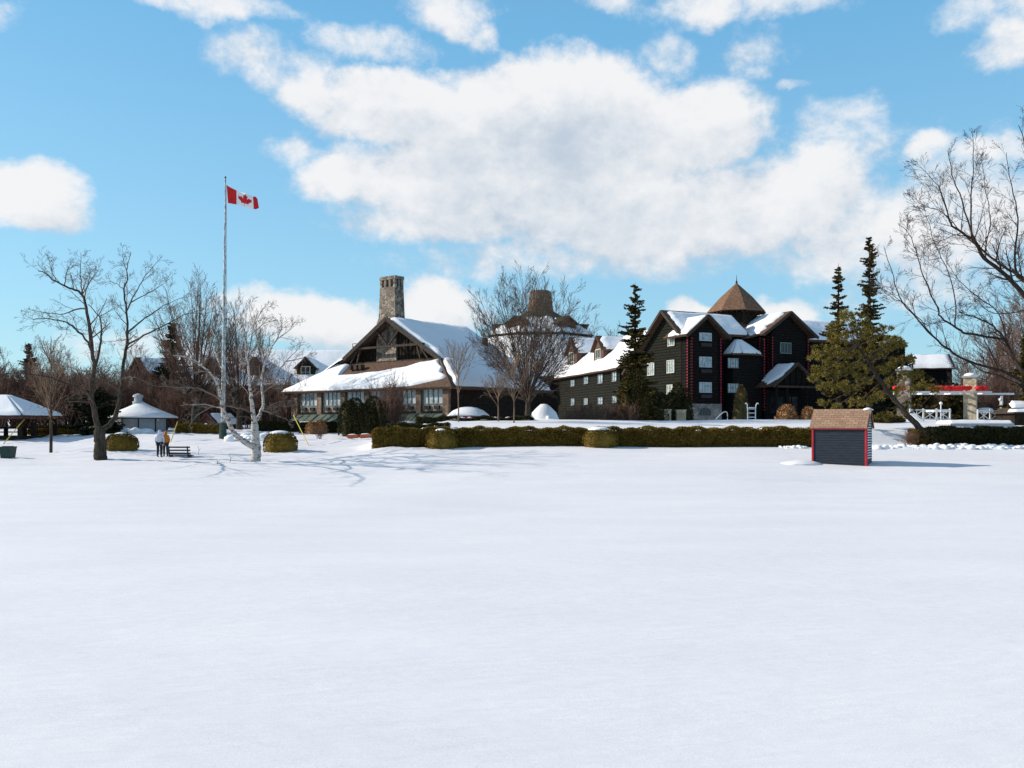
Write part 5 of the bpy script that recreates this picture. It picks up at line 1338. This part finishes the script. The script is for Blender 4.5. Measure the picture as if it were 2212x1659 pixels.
# ------------------------------------------------------------------ parasols, pool fittings
def parasol(dx, Y, ze, zt, r_, label, mt, k=8):
    b = at(dx, Y); o = thing('parasol', b, label, 'parasol', 'snow laden parasols on the terrace')
    m_ = MB(); m_.tube([b-V((0, 0, .1)), (b.x, b.y, zt-.1)], .04, 8); m_.build('pole', M['timber'], o)
    m_ = MB(); e, t = pyr_roof(m_, (b.x, b.y), r_, ze, zt-.25, k, 10, .03)
    for i in range(k): m_.slab([e[i], e[(i+1) % k], e[(i+1) % k]-V((0, 0, .2)), e[i]-V((0, 0, .2))], .02)
    m_.build('canopy', M[mt], o)
    m_ = MB(); h = zt-ze; m_.lathe((b.x-.05, b.y, ze), [(r_*.92, .03), (r_*.90, .12), (r_*.66, h*.6), (r_*.36, h*.9), (r_*.15, h*.99), (.02, h)] if h < 1.1 else [(r_*.97, .0), (r_*.93, .13), (r_*.75, h*.48), (r_*.45, h*.78), (r_*.2, h*.98), (.02, h)], 20, 0, .035); m_.build('snow_load', M['snow'], o, True)
    return o
parasol(1012, 80, 3.62, 4.5, 2.1, 'wide parasol with a burgundy edge under a smooth snow load before the lodge', 'burgundy')
parasol(1176, 80, 3.25, 4.75, 1.45, 'steeper parasol buried in a domed snow heap beside the fan shaped tree', 'burgundy')
m_ = MB(); b = at(1185, 78.6); m_.lathe((b.x, b.y, 3.05), [(1.45, 0), (1.4, .15), (.9, .3), (.3, .35), (.02, .36)], 18, 0, .05, .6); m_.lathe((b.x, b.y, b.z-.1), [(.25, 0), (.2, 1.1)], 8); o = m_.build('patio_table', M['snow'], None, True, b); tag(o, 'round patio table under a thick snow slab below the steeper parasol', 'table')
# pool ladder and rail
Yl = 76.0; b = at(1624, Yl)
la = thing('pool_ladder', b, 'white pool ladder with curled tops and three rungs standing out of the snow', 'ladder')
for dx in (1615, 1632):
    x = XY(dx, Yl); m_ = MB(); z = b.z
    sgn = -1 if dx < 1620 else 1
    pts = [(x, Yl, z-.3), (x, Yl, z+.7), (x+.02*sgn, Yl, z+1.1), (x+.06*sgn, Yl-.05, z+1.35), (x+.16*sgn, Yl-.1, z+1.45), (x+.22*sgn, Yl-.1, z+1.36)]
    m_.tube(crom([V(q) for q in pts], 4), .045, 8); m_.build('rail', M['white'], la, True)
for z in (.25, .6, .95):
    m_ = MB(); m_.box(I, XY(1615, Yl), XY(1632, Yl), Yl-.06, Yl+.06, b.z+z-.03, b.z+z+.03); m_.build('rung', M['white'], la)
m_ = MB(); m_.box(I, XY(1618, Yl), XY(1629, Yl), Yl-.2, Yl+.1, b.z+1.02, b.z+1.1); m_.build('seat', M['white'], la)
m_ = MB(); pts = [P(1546, 906, 76), P(1556, 896, 76), P(1564, 890, 76), P(1570, 890.5, 76), P(1571.5, 897, 76), P(1571.5, 908, 76)]; m_.tube(crom(pts, 4), .035, 8)
o = m_.build('pool_handrail', M['white'], None, True, pts[-1]); tag(o, 'bent white pool handrail in the snow before the hotel stone base', 'handrail')
for dx, dy0, w, lab in ((1438, 884, 20, 'pale stone garden pier left of the green gate below the dark evergreens'), (1470, 885, 20, 'pale stone garden pier nearest the hotel stone base')):
    Y = 97; b = at(dx, Y); m_ = MB(); w *= Y/F/2; zt = CZ-(dy0-HY)/F*Y
    m_.box(I, b.x-w, b.x+w, Y-.5, Y+.5, b.z-.2, zt-.12); m_.box(I, b.x-w-.08, b.x+w+.08, Y-.58, Y+.58, zt-.12, zt); o = m_.build('stone_pier', M['palestone'], None, False, b); tag(o, lab.replace(' left of the green gate', ' nearer the narrow spruce'), 'pier')
for i, dx in enumerate((762, 790)):
    b = at(dx, 74.5); m_ = MB(); m_.hexa([b+V((-.35, -.2, -.1)), b+V((.35, -.2, -.1)), b+V((.35, .2, -.1)), b+V((-.35, .2, -.1))], [b+V((-.5, -.25, .36)), b+V((.5, -.25, .36)), b+V((.5, .25, .36)), b+V((-.5, .25, .36))])
    po_ = thing('planter', b, ('terracotta trough planter farther from the hedge end', 'terracotta trough planter closest to the hedge end')[i], 'planter', 'terracotta planters below the yews'); m_.build('trough', M['orange'], po_)
    m_ = MB(); m_.lathe(b+V((0, 0, .33)), [(.42, 0), (.36, .06), (.1, .1)], 12, 0, .1, .5); m_.build('snow_cover', M['snow'], po_, True)

# ------------------------------------------------------------------ poolside canopies
Yc = 74.0
def pillar(dx, Y, w, zt, label, mt, ang, snow=True):
    b = at(dx, Y); o = thing('stone_pillar', b, label, 'pillar', 'stone pillars of the canopies'); f = Fr(b.x, b.y, math.cos(R(ang)), math.sin(R(ang)))
    m_ = MB(); m_.box(f, -w, w, -w, w, b.z-.4, zt-.15); m_.build('shaft', M[mt], o)
    m_ = MB(); m_.box(f, -w-.12, w+.12, -w-.12, w+.12, zt-.15, zt); m_.build('cap', M['pavers'], o)
    if snow: m_ = MB(); m_.lathe((b.x, b.y, zt), [(w*1.05, -.02), (w, .1), (w*.6, .22), (.05, .26)], 14, 0, .06); m_.build('snow_cap', M['snow'], o, True)
    return o
pillar(2096, Yc, .48, 6.95, 'pale cream stone pillar standing clear among the red canopies', 'palestone', -32)
pillar(1953, Yc+1, .5, 7.6, 'weathered stone pillar half hidden by the leaning pine', 'stone', -32)
b = at(2050, Yc); cf = thing('canopy_frame', b, 'white beam frame carrying the rolled red canopies', 'frame')
z = CZ-(848-HY)/F*Yc
for y, x0, x1, dz in ((Yc-.6, 1930, 2142, 0), (Yc+2.4, 1930, 2190, -.05)):
    m_ = MB(); m_.box(I, XY(x0, y), XY(x1, y), y-.07, y+.07, z-.06+dz, z+.10+dz); m_.build('beam', M['white'], cf)
for dx in (2010, 2040, 2070, 2130):
    m_ = MB(); m_.box(I, XY(dx, Yc)-.05, XY(dx, Yc)+.05, Yc-.5, Yc+2.3, z-.1, z+.06); m_.build('crossbar', M['white'], cf)
for dx in (2164,):
    y = Yc+2.4; m_ = MB(); m_.box(I, XY(dx, y)-.07, XY(dx, y)+.07, y-.07, y+.07, H(XY(dx, y), y)-.2, z-.19); m_.build('post', M['white'], cf)
for x0, x1, lab in ((1930, 1956, 'short end of a rolled red canopy showing beside the pine'), (2006, 2098, 'long rolled red canvas canopy lying on the white beam'), (2108, 2134, 'short bunched red canopy on the far side of the cream pillar')):
    m_ = MB(); n_ = max(6, int((x1-x0)/3.2)); y = Yc-.75; pts = [V((XY(x0+(x1-x0)*i/n_, y), y+.03*math.sin(i*2), z+.33+.03*math.sin(i*1.7))) for i in range(n_+1)]
    m_.tube(pts, [.20+.02*math.sin(i*2.6)-(.06 if i in (0, n_) else 0) for i in range(n_+1)], 10)
    o = thing('rolled_canopy', pts[n_//2], lab, 'canopy', 'rolled red canopies'); m_.build('canvas', M['canvas'], o, True)
    m_ = MB()
    for i in range(n_//2, n_, n_): m_.tube([pts[i]-V((.025, 0, 0)), pts[i]+V((.025, 0, 0))], .235, 10)
    if m_.f: m_.build('strap', M['burgundy'], o)
def railing(x0, x1, Y, label):
    a = at(x0, Y); b = at(x1, Y); z0 = max(a.z, b.z)+.02; o = thing('railing', a.lerp(b, .5), label, 'railing', 'white railings around the pool terrace')
    n_ = max(2, round((b.x-a.x)/1.0)); m_ = MB()
    for z in (.1, .85): m_.box(I, a.x, b.x, Y-.035, Y+.035, z0+z, z0+z+.08)
    m_.build('rail', M['white'], o)
    for i in range(n_+1):
        x = a.x+(b.x-a.x)*i/n_; m_ = MB(); m_.box(I, x-.05, x+.05, Y-.05, Y+.05, z0-.3, z0+1.0); m_.build('post', M['white'], o)
        if i < n_:
            x2 = a.x+(b.x-a.x)*(i+1)/n_; m_ = MB(); m_.bar((x+.05, Y, z0+.18), (x2-.05, Y, z0+.85), .045); m_.bar((x+.05, Y+.001, z0+.85), (x2-.05, Y+.001, z0+.18), .045); m_.bar(((x+x2)/2, Y, z0+.18), ((x+x2)/2, Y, z0+.85), .035); m_.build('cross_brace', M['white'], o)
railing(1966, 2052, 71.5, 'white cross braced railing beyond the leaning pine trunk'); railing(2112, 2166, 71.5, 'white cross braced railing beside the cream stone pillar')
a, b = XY(2039, 68), XY(2175, 68); z0 = H((a+b)/2, 67)
st = thing('stage', ((a+b)/2, 68.2, z0), 'low grey poolside platform under a slab of shaded snow', 'platform')
m_ = MB(); m_.box(I, a, b, 67, 69.6, z0-.5, 3.02); m_.build('deck', M['pavers'], st)
m_ = MB(); snow_sheet(m_, V((a-.02, 66.97, 3.02)), V((b+.02, 66.97, 3.02)), V((b, 69.6, 3.02)), V((a, 69.6, 3.02)), .2, 40, 8, (0,)*4, 70); m_.build('snow_cover', M['snow'], st, True)
for dx, w, Y, zt, lab in ((2026, 1.0, 74, 4.15, 'bulky snow heaped round table behind the white railing by the pine'), (2128, .62, 74, 4.3, 'smaller snow heaped table behind the railing by the cream pillar')):
    b = at(dx, Y); o = thing('patio_table', b, lab, 'table', 'snow heaped tables by the pool'); m_ = MB(); m_.lathe(b, [(w*.5, -.2), (w*.12, .1), (w*.12, .55), (w*.98, .6), (w*.98, .66)], 14); m_.build('table_frame', M['trim'], o)
    m_ = MB(); h = zt-b.z-.66; m_.lathe(b+V((0, 0, .66)), [(w*1.0, -.05), (w*1.02, h*.35), (w*.9, h*.75), (w*.5, h*.97), (.03, h)], 16, 0, .07); m_.build('snow_load', M['snow'], o, True)
b = at(2200, 69); o = thing('bar_hut', b, 'dark poolside hut under two steps of snow at the picture edge', 'hut')
m_ = MB(); m_.box(I, b.x-.7, b.x+2.6, 68.3, 71, b.z-.6, 3.75); m_.build('wall', M['timber'], o)
m_ = MB(); m_.box(I, b.x-1.0, b.x+2.9, 67.9, 71.3, 3.75, 3.87); m_.box(I, b.x-.6, b.x+2.6, 68.8, 70.9, 3.87, 4.2); rf = m_.build('roof', M['trim'], o)
m_ = MB(); snow_sheet(m_, V((b.x-1.0, 67.9, 3.87)), V((b.x+2.9, 67.9, 3.87)), V((b.x+2.9, 69, 3.87)), V((b.x-1.0, 69, 3.87)), .25, 20, 6, (0,)*4, 71); snow_sheet(m_, V((b.x-.6, 68.8, 4.2)), V((b.x+2.6, 68.8, 4.2)), V((b.x+2.3, 70, 4.6)), V((b.x-.2, 70, 4.6)), .22, 20, 6, (0,)*4, 72); m_.build('roof_snow', M['snow'], rf, True)
for dx, dy, lab in ((2161, 860, 'white lamp post with a snowy globe beside the poolside hut'), (2032.5, 868, 'thin white post lamp above the snow heaped table')):
    b = at(dx, 72.5); zt = CZ-(dy-HY)/F*72.5; o = thing('lamp_post', b, lab, 'lamp post', 'white posts by the pool'); m_ = MB(); m_.tube([b-V((0, 0, .2)), (b.x, b.y, zt-.25)], .045, 8); m_.build('post', M['white'], o)
    m_ = MB(); m_.lathe((b.x, b.y, zt-.25), [(.05, 0), (.13, .08), (.14, .18), (.04, .26)], 10); m_.build('globe', M['white'], o)
b = at(1957, 70.5); m_ = MB(); m_.slab([P(1966, 893, 70.6), P(1976, 893, 70.6), P(1998, 913, 69.8), P(1988, 913, 69.8)], .08); o = m_.build('stair_stringer', M['white'], None, False, P(1980, 912, 70)); tag(o, 'white slanting stair side just beyond the leaning pine trunk', 'stair')

for dx, Y, h, lab in ((496, 53.5, .55, 'thin dead twig poking up from the snow nearer the birch foot'), (468, 52.5, .3, 'tiny dead twig in the snow below the bench'), (428, 59, .6, 'bent dead stalk in the snow just past the bench end')):
    b = at(dx, Y); m_ = MB(); m_.tube([b-V((0, 0, .1)), b+V((.06, 0, h*.5)), b+V((-.03, .02, h))], [.016, .012, .006], 5); m_.tube([b+V((.05, 0, h*.45)), b+V((.18, .05, h*.75))], [.01, .005], 4)
    tag(m_.build('dead_twig', M['twigdark'], None, False, b), lab, 'twig')

# ------------------------------------------------------------------ the two walkers
def skin(name, pts, edges, rad, mt, parent, root=0, sub=1):
    me = bpy.data.meshes.new(name); me.from_pydata([tuple(p) for p in pts], edges, []); ob = bpy.data.objects.new(name, me); COL.objects.link(ob)
    sk = ob.modifiers.new('skin', 'SKIN'); sk.use_smooth_shade = True
    for i, d in enumerate(me.skin_vertices[0].data):
        r_ = rad[i]; d.radius = r_ if hasattr(r_, '__len__') else (r_, r_); d.use_root = i == root
    ss = ob.modifiers.new('sub', 'SUBSURF'); ss.levels = sub; ss.render_levels = sub
    dg = bpy.context.evaluated_depsgraph_get(); nm = bpy.data.meshes.new_from_object(ob.evaluated_get(dg)); nm.name = name
    bpy.data.objects.remove(ob); bpy.data.meshes.remove(me)
    nm.materials.clear(); nm.materials.append(mt)
    for p in nm.polygons: p.use_smooth = True
    o = bpy.data.objects.new(name, nm); COL.objects.link(o); o.parent = parent; ORG[o.name] = ORG[parent.name]
    return o
def person(dx, Y, face, label, jack, trou, boots, k=1.0, bend=0.0, arm=(0, 0)):
    b = at(dx, Y); o = thing('person', b, label, 'person'); o.rotation_euler = (0, 0, R(face)); o.scale = (k,)*3
    # faces local +Y; x to the right
    J = {'pel': (0, 0, .95), 'wst': (0, .01, 1.08), 'chs': (0, .02+bend*.4, 1.28), 'nck': (0, .03+bend*.8, 1.46), 'hd0': (0, .05+bend, 1.56), 'hd1': (0, .06+bend, 1.63), 'hd2': (0, .04+bend, 1.69)}
    pts = [J[q] for q in ('pel', 'wst', 'chs', 'nck', 'hd0', 'hd1', 'hd2')]; rad = [(.15, .12), (.14, .11), (.165, .12), .055, (.07, .085), (.078, .095), (.05, .06)]
    ed = [(0, 1), (1, 2), (2, 3), (3, 4), (4, 5), (5, 6)]
    def add(p, r_, pr): pts.append(p); rad.append(r_); ed.append((pr, len(pts)-1)); return len(pts)-1
    arms, legs = [], []
    for s, ar in ((-1, arm[0]), (1, arm[1])):
        sh = add((s*.18, .02+bend*.5, 1.40), .06, 2); el = (s*.25, .0+bend*.4+ar*.12, 1.13); wr = (s*.235, .08+bend*.4+ar*.28, .90+ar*.18)
        e = add(el, .045, sh); w_ = add(wr, .03, e); pm = (wr[0], wr[1]+.03, wr[2]-.07); h = add(pm, (.036, .02), w_)
        arms.append(((s*.18, .02+bend*.5, 1.40), el, wr))
        for q in range(4):
            fx = pm[0]+(-.027+.018*q); L_ = (.06, .07, .066, .052)[q]
            f1 = add((fx, pm[1]+.012, pm[2]-.035), .009, h); f2 = add((fx, pm[1]+.022, pm[2]-.035-L_*.5), .008, f1); add((fx, pm[1]+.018, pm[2]-.035-L_), .007, f2)
        t1 = add((pm[0]-s*.04, pm[1]+.02, pm[2]+.01), .011, h); add((pm[0]-s*.05, pm[1]+.045, pm[2]-.03), .009, t1)
        hp = add((s*.095, 0, .88), .10, 0); kn = (s*.105, .03, .5); an = (s*.11, -.01, .1)
        kk = add(kn, .062, hp); aa = add(an, .042, kk); add((s*.115, .14, .04), (.04, .03), aa); legs.append(((s*.095, 0, .88), kn, an))
    body = skin('body', pts, ed, rad, M['skin'], o, 0, 1)
    # face: nose
    # jacket with hood
    jp = [(0, 0, .80), (0, .0, .98), (0, .02+bend*.4, 1.27), (0, .02+bend*.8, 1.45), (0, .02+bend*.95, 1.56), (0, .015+bend, 1.65), (0, .02+bend, 1.735)]
    jr = [(.20, .165), (.195, .155), (.21, .165), (.11, .105), (.115, .12), (.12, .13), (.06, .065)]; je = [(i, i+1) for i in range(6)]
    for a in arms:
        n0 = len(jp); jp += list(a); jr += [.085, .075, .058]; je += [(2, n0), (n0, n0+1), (n0+1, n0+2)]
    skin('hooded_jacket', jp, je, jr, M[jack], o, 1, 1)
    tp_ = [(0, 0, .93)]; tr_ = [(.175, .14)]; te = []
    for a in legs:
        n0 = len(tp_); tp_ += list(a); tr_ += [.115, .088, .075]; te += [(0, n0), (n0, n0+1), (n0+1, n0+2)]
    skin('trousers', tp_, te, tr_, M[trou], o, 0, 1)
    for s in (-1, 1): skin('boot', [(s*.11, -.04, .12), (s*.112, -.02, .04), (s*.115, .09, .04), (s*.118, .17, .035)], [(0, 1), (1, 2), (2, 3)], [.065, (.06, .05), (.055, .045), (.045, .035)], M['boot'], o, 1, 1)
    return o
p1 = person(344.5, 58.0, 4, 'walker in a white hooded jacket and black trousers seen from behind', 'jwhite', 'tblack', 'boot', 1.03)
p2 = person(358, 58.4, 38, 'walker in an orange hooded jacket standing at the end of the bench', 'jorange', 'tgreen', 'boot', .97, .03, (.5, .1))
# fur edge and backpack of the second walker
m_ = MB(); q0 = ORG[p2.name]
def lp(x, y, z): return q0+V((x, y, z))
m_.tube([lp(.11*math.cos(t*math.pi/8), .10, 1.60+.125*math.sin(t*math.pi/8)) for t in range(16)]+[lp(.11, .10, 1.60)], .035, 7); m_.build('hood_fur', M['brownhair'], p2, True)

# ------------------------------------------------------------------ sky, sun, camera
EL, AZ = R(26.5), R(-8)
sv = V((-math.cos(EL)*math.cos(AZ), -math.cos(EL)*math.sin(AZ), math.sin(EL)))
sl = bpy.data.lights.new('sun', 'SUN'); sl.energy = SUN; sl.angle = R(.5); sl.color = (1, .915, .80)
so_ = bpy.data.objects.new('sun', sl); COL.objects.link(so_); so_.rotation_euler = sv.to_track_quat('Z', 'Y').to_euler(); so_.location = (0, 0, 60)
wd = bpy.data.worlds.new('World'); S.world = wd; wd.use_nodes = True; nt = wd.node_tree
bg = nt.nodes['Background']; out = nt.nodes['World Output']
sky = nt.nodes.new('ShaderNodeTexSky'); sky.sky_type = 'NISHITA'; sky.sun_disc = False; sky.sun_elevation = EL; sky.sun_rotation = R(278); sky.air_density = 1.0; sky.dust_density = .6; sky.ozone_density = 2.0
def node(t, nt_=nt, **k):
    n = nt_.nodes.new(t)
    for a, v in k.items(): setattr(n, a, v)
    return n
def mth(g, op, a, b=None, c=None):
    n = g.nodes.new('ShaderNodeMath'); n.operation = op
    for i, q in enumerate((a, b, c)):
        if q is None: continue
        if isinstance(q, (int, float)): n.inputs[i].default_value = q
        else: g.links.new(q, n.inputs[i])
    return n.outputs[0]
# cloud density as a function of azimuth and elevation (both in the photo's focal units)
gr = bpy.data.node_groups.new('cloud_density', 'ShaderNodeTree')
gr.interface.new_socket('az', in_out='INPUT', socket_type='NodeSocketFloat'); gr.interface.new_socket('el', in_out='INPUT', socket_type='NodeSocketFloat'); gr.interface.new_socket('density', in_out='OUTPUT', socket_type='NodeSocketFloat'); gr.interface.new_socket('billow', in_out='OUTPUT', socket_type='NodeSocketFloat')
gi, go = gr.nodes.new('NodeGroupInput'), gr.nodes.new('NodeGroupOutput')
cb = gr.nodes.new('ShaderNodeCombineXYZ'); gr.links.new(gi.outputs[0], cb.inputs[0]); gr.links.new(mth(gr, 'MULTIPLY', gi.outputs[1], 1.25), cb.inputs[1])
def gnoise(scale, det, rough, off=0, dist=0):
    n = gr.nodes.new('ShaderNodeTexNoise'); n.inputs['Scale'].default_value = scale; n.inputs['Detail'].default_value = det; n.inputs['Roughness'].default_value = rough; n.inputs['Distortion'].default_value = dist
    a = gr.nodes.new('ShaderNodeVectorMath'); a.operation = 'ADD'; a.inputs[1].default_value = (off, off*.7, off*1.3); gr.links.new(cb.outputs[0], a.inputs[0]); gr.links.new(a.outputs[0], n.inputs['Vector']); return n
wp = gnoise(7, 5, .6, 3.1); 
wv = gr.nodes.new('ShaderNodeVectorMath'); wv.operation = 'MULTIPLY_ADD'; gr.links.new(wp.outputs['Color'], wv.inputs[0]); wv.inputs[1].default_value = (.10, .065, 0)
c0 = gr.nodes.new('ShaderNodeCombineXYZ'); gr.links.new(mth(gr, 'ADD', gi.outputs[0], -.05), c0.inputs[0]); gr.links.new(mth(gr, 'ADD', gi.outputs[1], -.0325), c0.inputs[1]); gr.links.new(c0.outputs[0], wv.inputs[2])
# (dx, dy, rx, ry, weight)
EL_ = [(880, 240, 270, 85, 1.2), (1200, 240, 340, 140, 1.35), (1440, 275, 250, 115, 1.2), (1240, 150, 140, 60, .7), (1120, 390, 460, 150, 1.25), (760, 400, 170, 60, .95), (690, 215, 90, 55, .8), (1480, 470, 430, 115, 1.15), (1740, 420, 200, 120, 1.1), (1800, 530, 200, 80, .6), (1000, 480, 330, 65, .8), (1300, 560, 500, 55, .5),
       (540, 125, 95, 45, .30), (640, 165, 100, 32, .2), (790, 95, 140, 45, .45), (420, 0, 230, 40, .6), (960, 20, 140, 45, .55), (1040, 60, 60, 32, .45), (1600, -5, 270, 48, .6), (1320, 5, 90, 32, .5), (2170, 80, 80, 80, .62), (2090, 20, 80, 40, .4), (1430, 110, 75, 55, .38), (1660, 105, 100, 45, .3), (1690, 182, 50, 10, .25), (930, 150, 50, 18, .3),
       (60, 430, 115, 70, 1.0), (110, 475, 75, 40, .6), (0, 30, 55, 35, .4), (615, 325, 75, 45, .42), (1780, 280, 120, 70, .28), (1890, 310, 60, 25, .25), (2010, 325, 70, 32, .6), (2150, 330, 150, 36, .6), (2060, 480, 220, 160, .55), (1920, 480, 120, 90, .55),
       (680, 695, 200, 72, 1.0), (960, 660, 115, 80, 1.05), (600, 660, 140, 36, .65), (1500, 672, 62, 35, .85), (1690, 690, 90, 60, .95), (1600, 710, 120, 40, .75), (300, 740, 190, 40, .3), (1900, 640, 150, 60, .3)]
acc = None
for dx, dy, rx_, ry_, wt in EL_:
    ca = math.atan((dx-HX)/F); ce = math.atan((HY-dy)/F*math.cos(ca))
    v1 = gr.nodes.new('ShaderNodeVectorMath'); v1.operation = 'MULTIPLY_ADD'; gr.links.new(wv.outputs[0], v1.inputs[0]); kx_, ky_ = F/rx_*1.06, F/ry_*1.03
    v1.inputs[1].default_value = (kx_, ky_, 0); v1.inputs[2].default_value = (-ca*kx_, -ce*ky_, 0)
    v2 = gr.nodes.new('ShaderNodeVectorMath'); v2.operation = 'DOT_PRODUCT'; gr.links.new(v1.outputs[0], v2.inputs[0]); gr.links.new(v1.outputs[0], v2.inputs[1])
    m1 = mth(gr, 'MAXIMUM', mth(gr, 'MULTIPLY_ADD', v2.outputs['Value'], -wt, wt), -.6)
    acc = m1 if acc is None else mth(gr, 'SMOOTH_MAX', acc, m1, .18)
f1 = gnoise(13, 9, .62, 1.7, .2); f2 = gnoise(42, 7, .62, 5.3, .1)
den = mth(gr, 'ADD', acc, mth(gr, 'MULTIPLY', mth(gr, 'SUBTRACT', f1.outputs[0], .5), 1.35)); den = mth(gr, 'ADD', den, mth(gr, 'MULTIPLY', mth(gr, 'SUBTRACT', f2.outputs[0], .5), .8))
gr.links.new(den, go.inputs[0]); gr.links.new(mth(gr, 'MULTIPLY_ADD', f2.outputs[0], .45, f1.outputs[0]), go.inputs[1])
tc = node('ShaderNodeTexCoord'); sp = node('ShaderNodeSeparateXYZ'); nt.links.new(tc.outputs['Generated'], sp.inputs[0])
az = mth(nt, 'ARCTAN2', sp.outputs[0], sp.outputs[1]); el = mth(nt, 'ARCSINE', sp.outputs[2])
def dens(a, e):
    n = nt.nodes.new('ShaderNodeGroup'); n.node_tree = gr
    nt.links.new(a, n.inputs[0]); nt.links.new(e, n.inputs[1]); return n.outputs[0], n.outputs[1]
(d0, b0), (d1, b1) = dens(az, el), dens(mth(nt, 'ADD', az, -.020), mth(nt, 'ADD', el, .040))
def sstep(x, lo, hi):
    n = nt.nodes.new('ShaderNodeMapRange'); n.interpolation_type = 'SMOOTHSTEP'; n.inputs[1].default_value = lo; n.inputs[2].default_value = hi; nt.links.new(x, n.inputs[0]); return n.outputs[0]
alpha = mth(nt, 'MULTIPLY', sstep(d0, -.10, .66), .96)
thick = mth(nt, 'MULTIPLY_ADD', sstep(d0, .75, 1.5), -.48, .70)
lit = sstep(mth(nt, 'MULTIPLY_ADD', mth(nt, 'SUBTRACT', d0, d1), .42, mth(nt, 'MULTIPLY_ADD', mth(nt, 'SUBTRACT', b0, b1), .5, thick)), .0, 1.0)
mxc = node('ShaderNodeMix', data_type='RGBA'); nt.links.new(lit, mxc.inputs[0]); mxc.inputs[6].default_value = (.55, .64, .75, 1); mxc.inputs[7].default_value = (.97, .97, .98, 1)
tint = node('ShaderNodeMix', data_type='RGBA', blend_type='MULTIPLY'); tint.inputs[0].default_value = 1; nt.links.new(sky.outputs[0], tint.inputs[6]); tint.inputs[7].default_value = SKYT
rp = node('ShaderNodeValToRGB'); nt.links.new(mth(nt, 'MULTIPLY', el, 1/1.5708), rp.inputs[0])
for i_, (p_, c_) in enumerate(((0.0, (.36, .62, .80)), (.10, (.30, .60, .85)), (.27, (.165, .48, .81)), (.42, (.20, .30, .46)), (1.0, (.23, .24, .30)))):
    e_ = rp.color_ramp.elements[i_] if i_ < 2 else rp.color_ramp.elements.new(p_)
    e_.position = p_; e_.color = (*c_, 1)
rs_ = node('ShaderNodeVectorMath', operation='SCALE'); nt.links.new(rp.outputs[0], rs_.inputs[0]); rs_.inputs['Scale'].default_value = 1/SKYS
air = node('ShaderNodeMix', data_type='RGBA'); air.inputs[0].default_value = .7; nt.links.new(tint.outputs[2], air.inputs[6]); nt.links.new(rs_.outputs[0], air.inputs[7])
scl = node('ShaderNodeVectorMath', operation='SCALE'); nt.links.new(mxc.outputs[2], scl.inputs[0]); scl.inputs['Scale'].default_value = CLD/SKYS
mx = node('ShaderNodeMix', data_type='RGBA'); nt.links.new(alpha, mx.inputs[0]); nt.links.new(air.outputs[2], mx.inputs[6]); nt.links.new(scl.outputs[0], mx.inputs[7])
nt.links.new(mx.outputs[2], bg.inputs['Color']); bg.inputs['Strength'].default_value = SKYS
S.view_settings.view_transform = 'Standard'; S.view_settings.look = 'None'; S.view_settings.gamma = 1; S.view_settings.exposure = EXPO
cam = bpy.data.cameras.new('camera'); co_ = bpy.data.objects.new('camera', cam); COL.objects.link(co_)
co_.location = (0, 0, CZ); co_.rotation_euler = (R(90), 0, 0)
cam.sensor_width = 36; cam.lens = F/2212*36; cam.shift_y = (HY-829.5)/2212; cam.clip_end = 9000; cam.clip_start = .1
S.camera = co_
S.cycles.max_bounces = 6; S.cycles.diffuse_bounces = 3; S.cycles.use_denoising = True
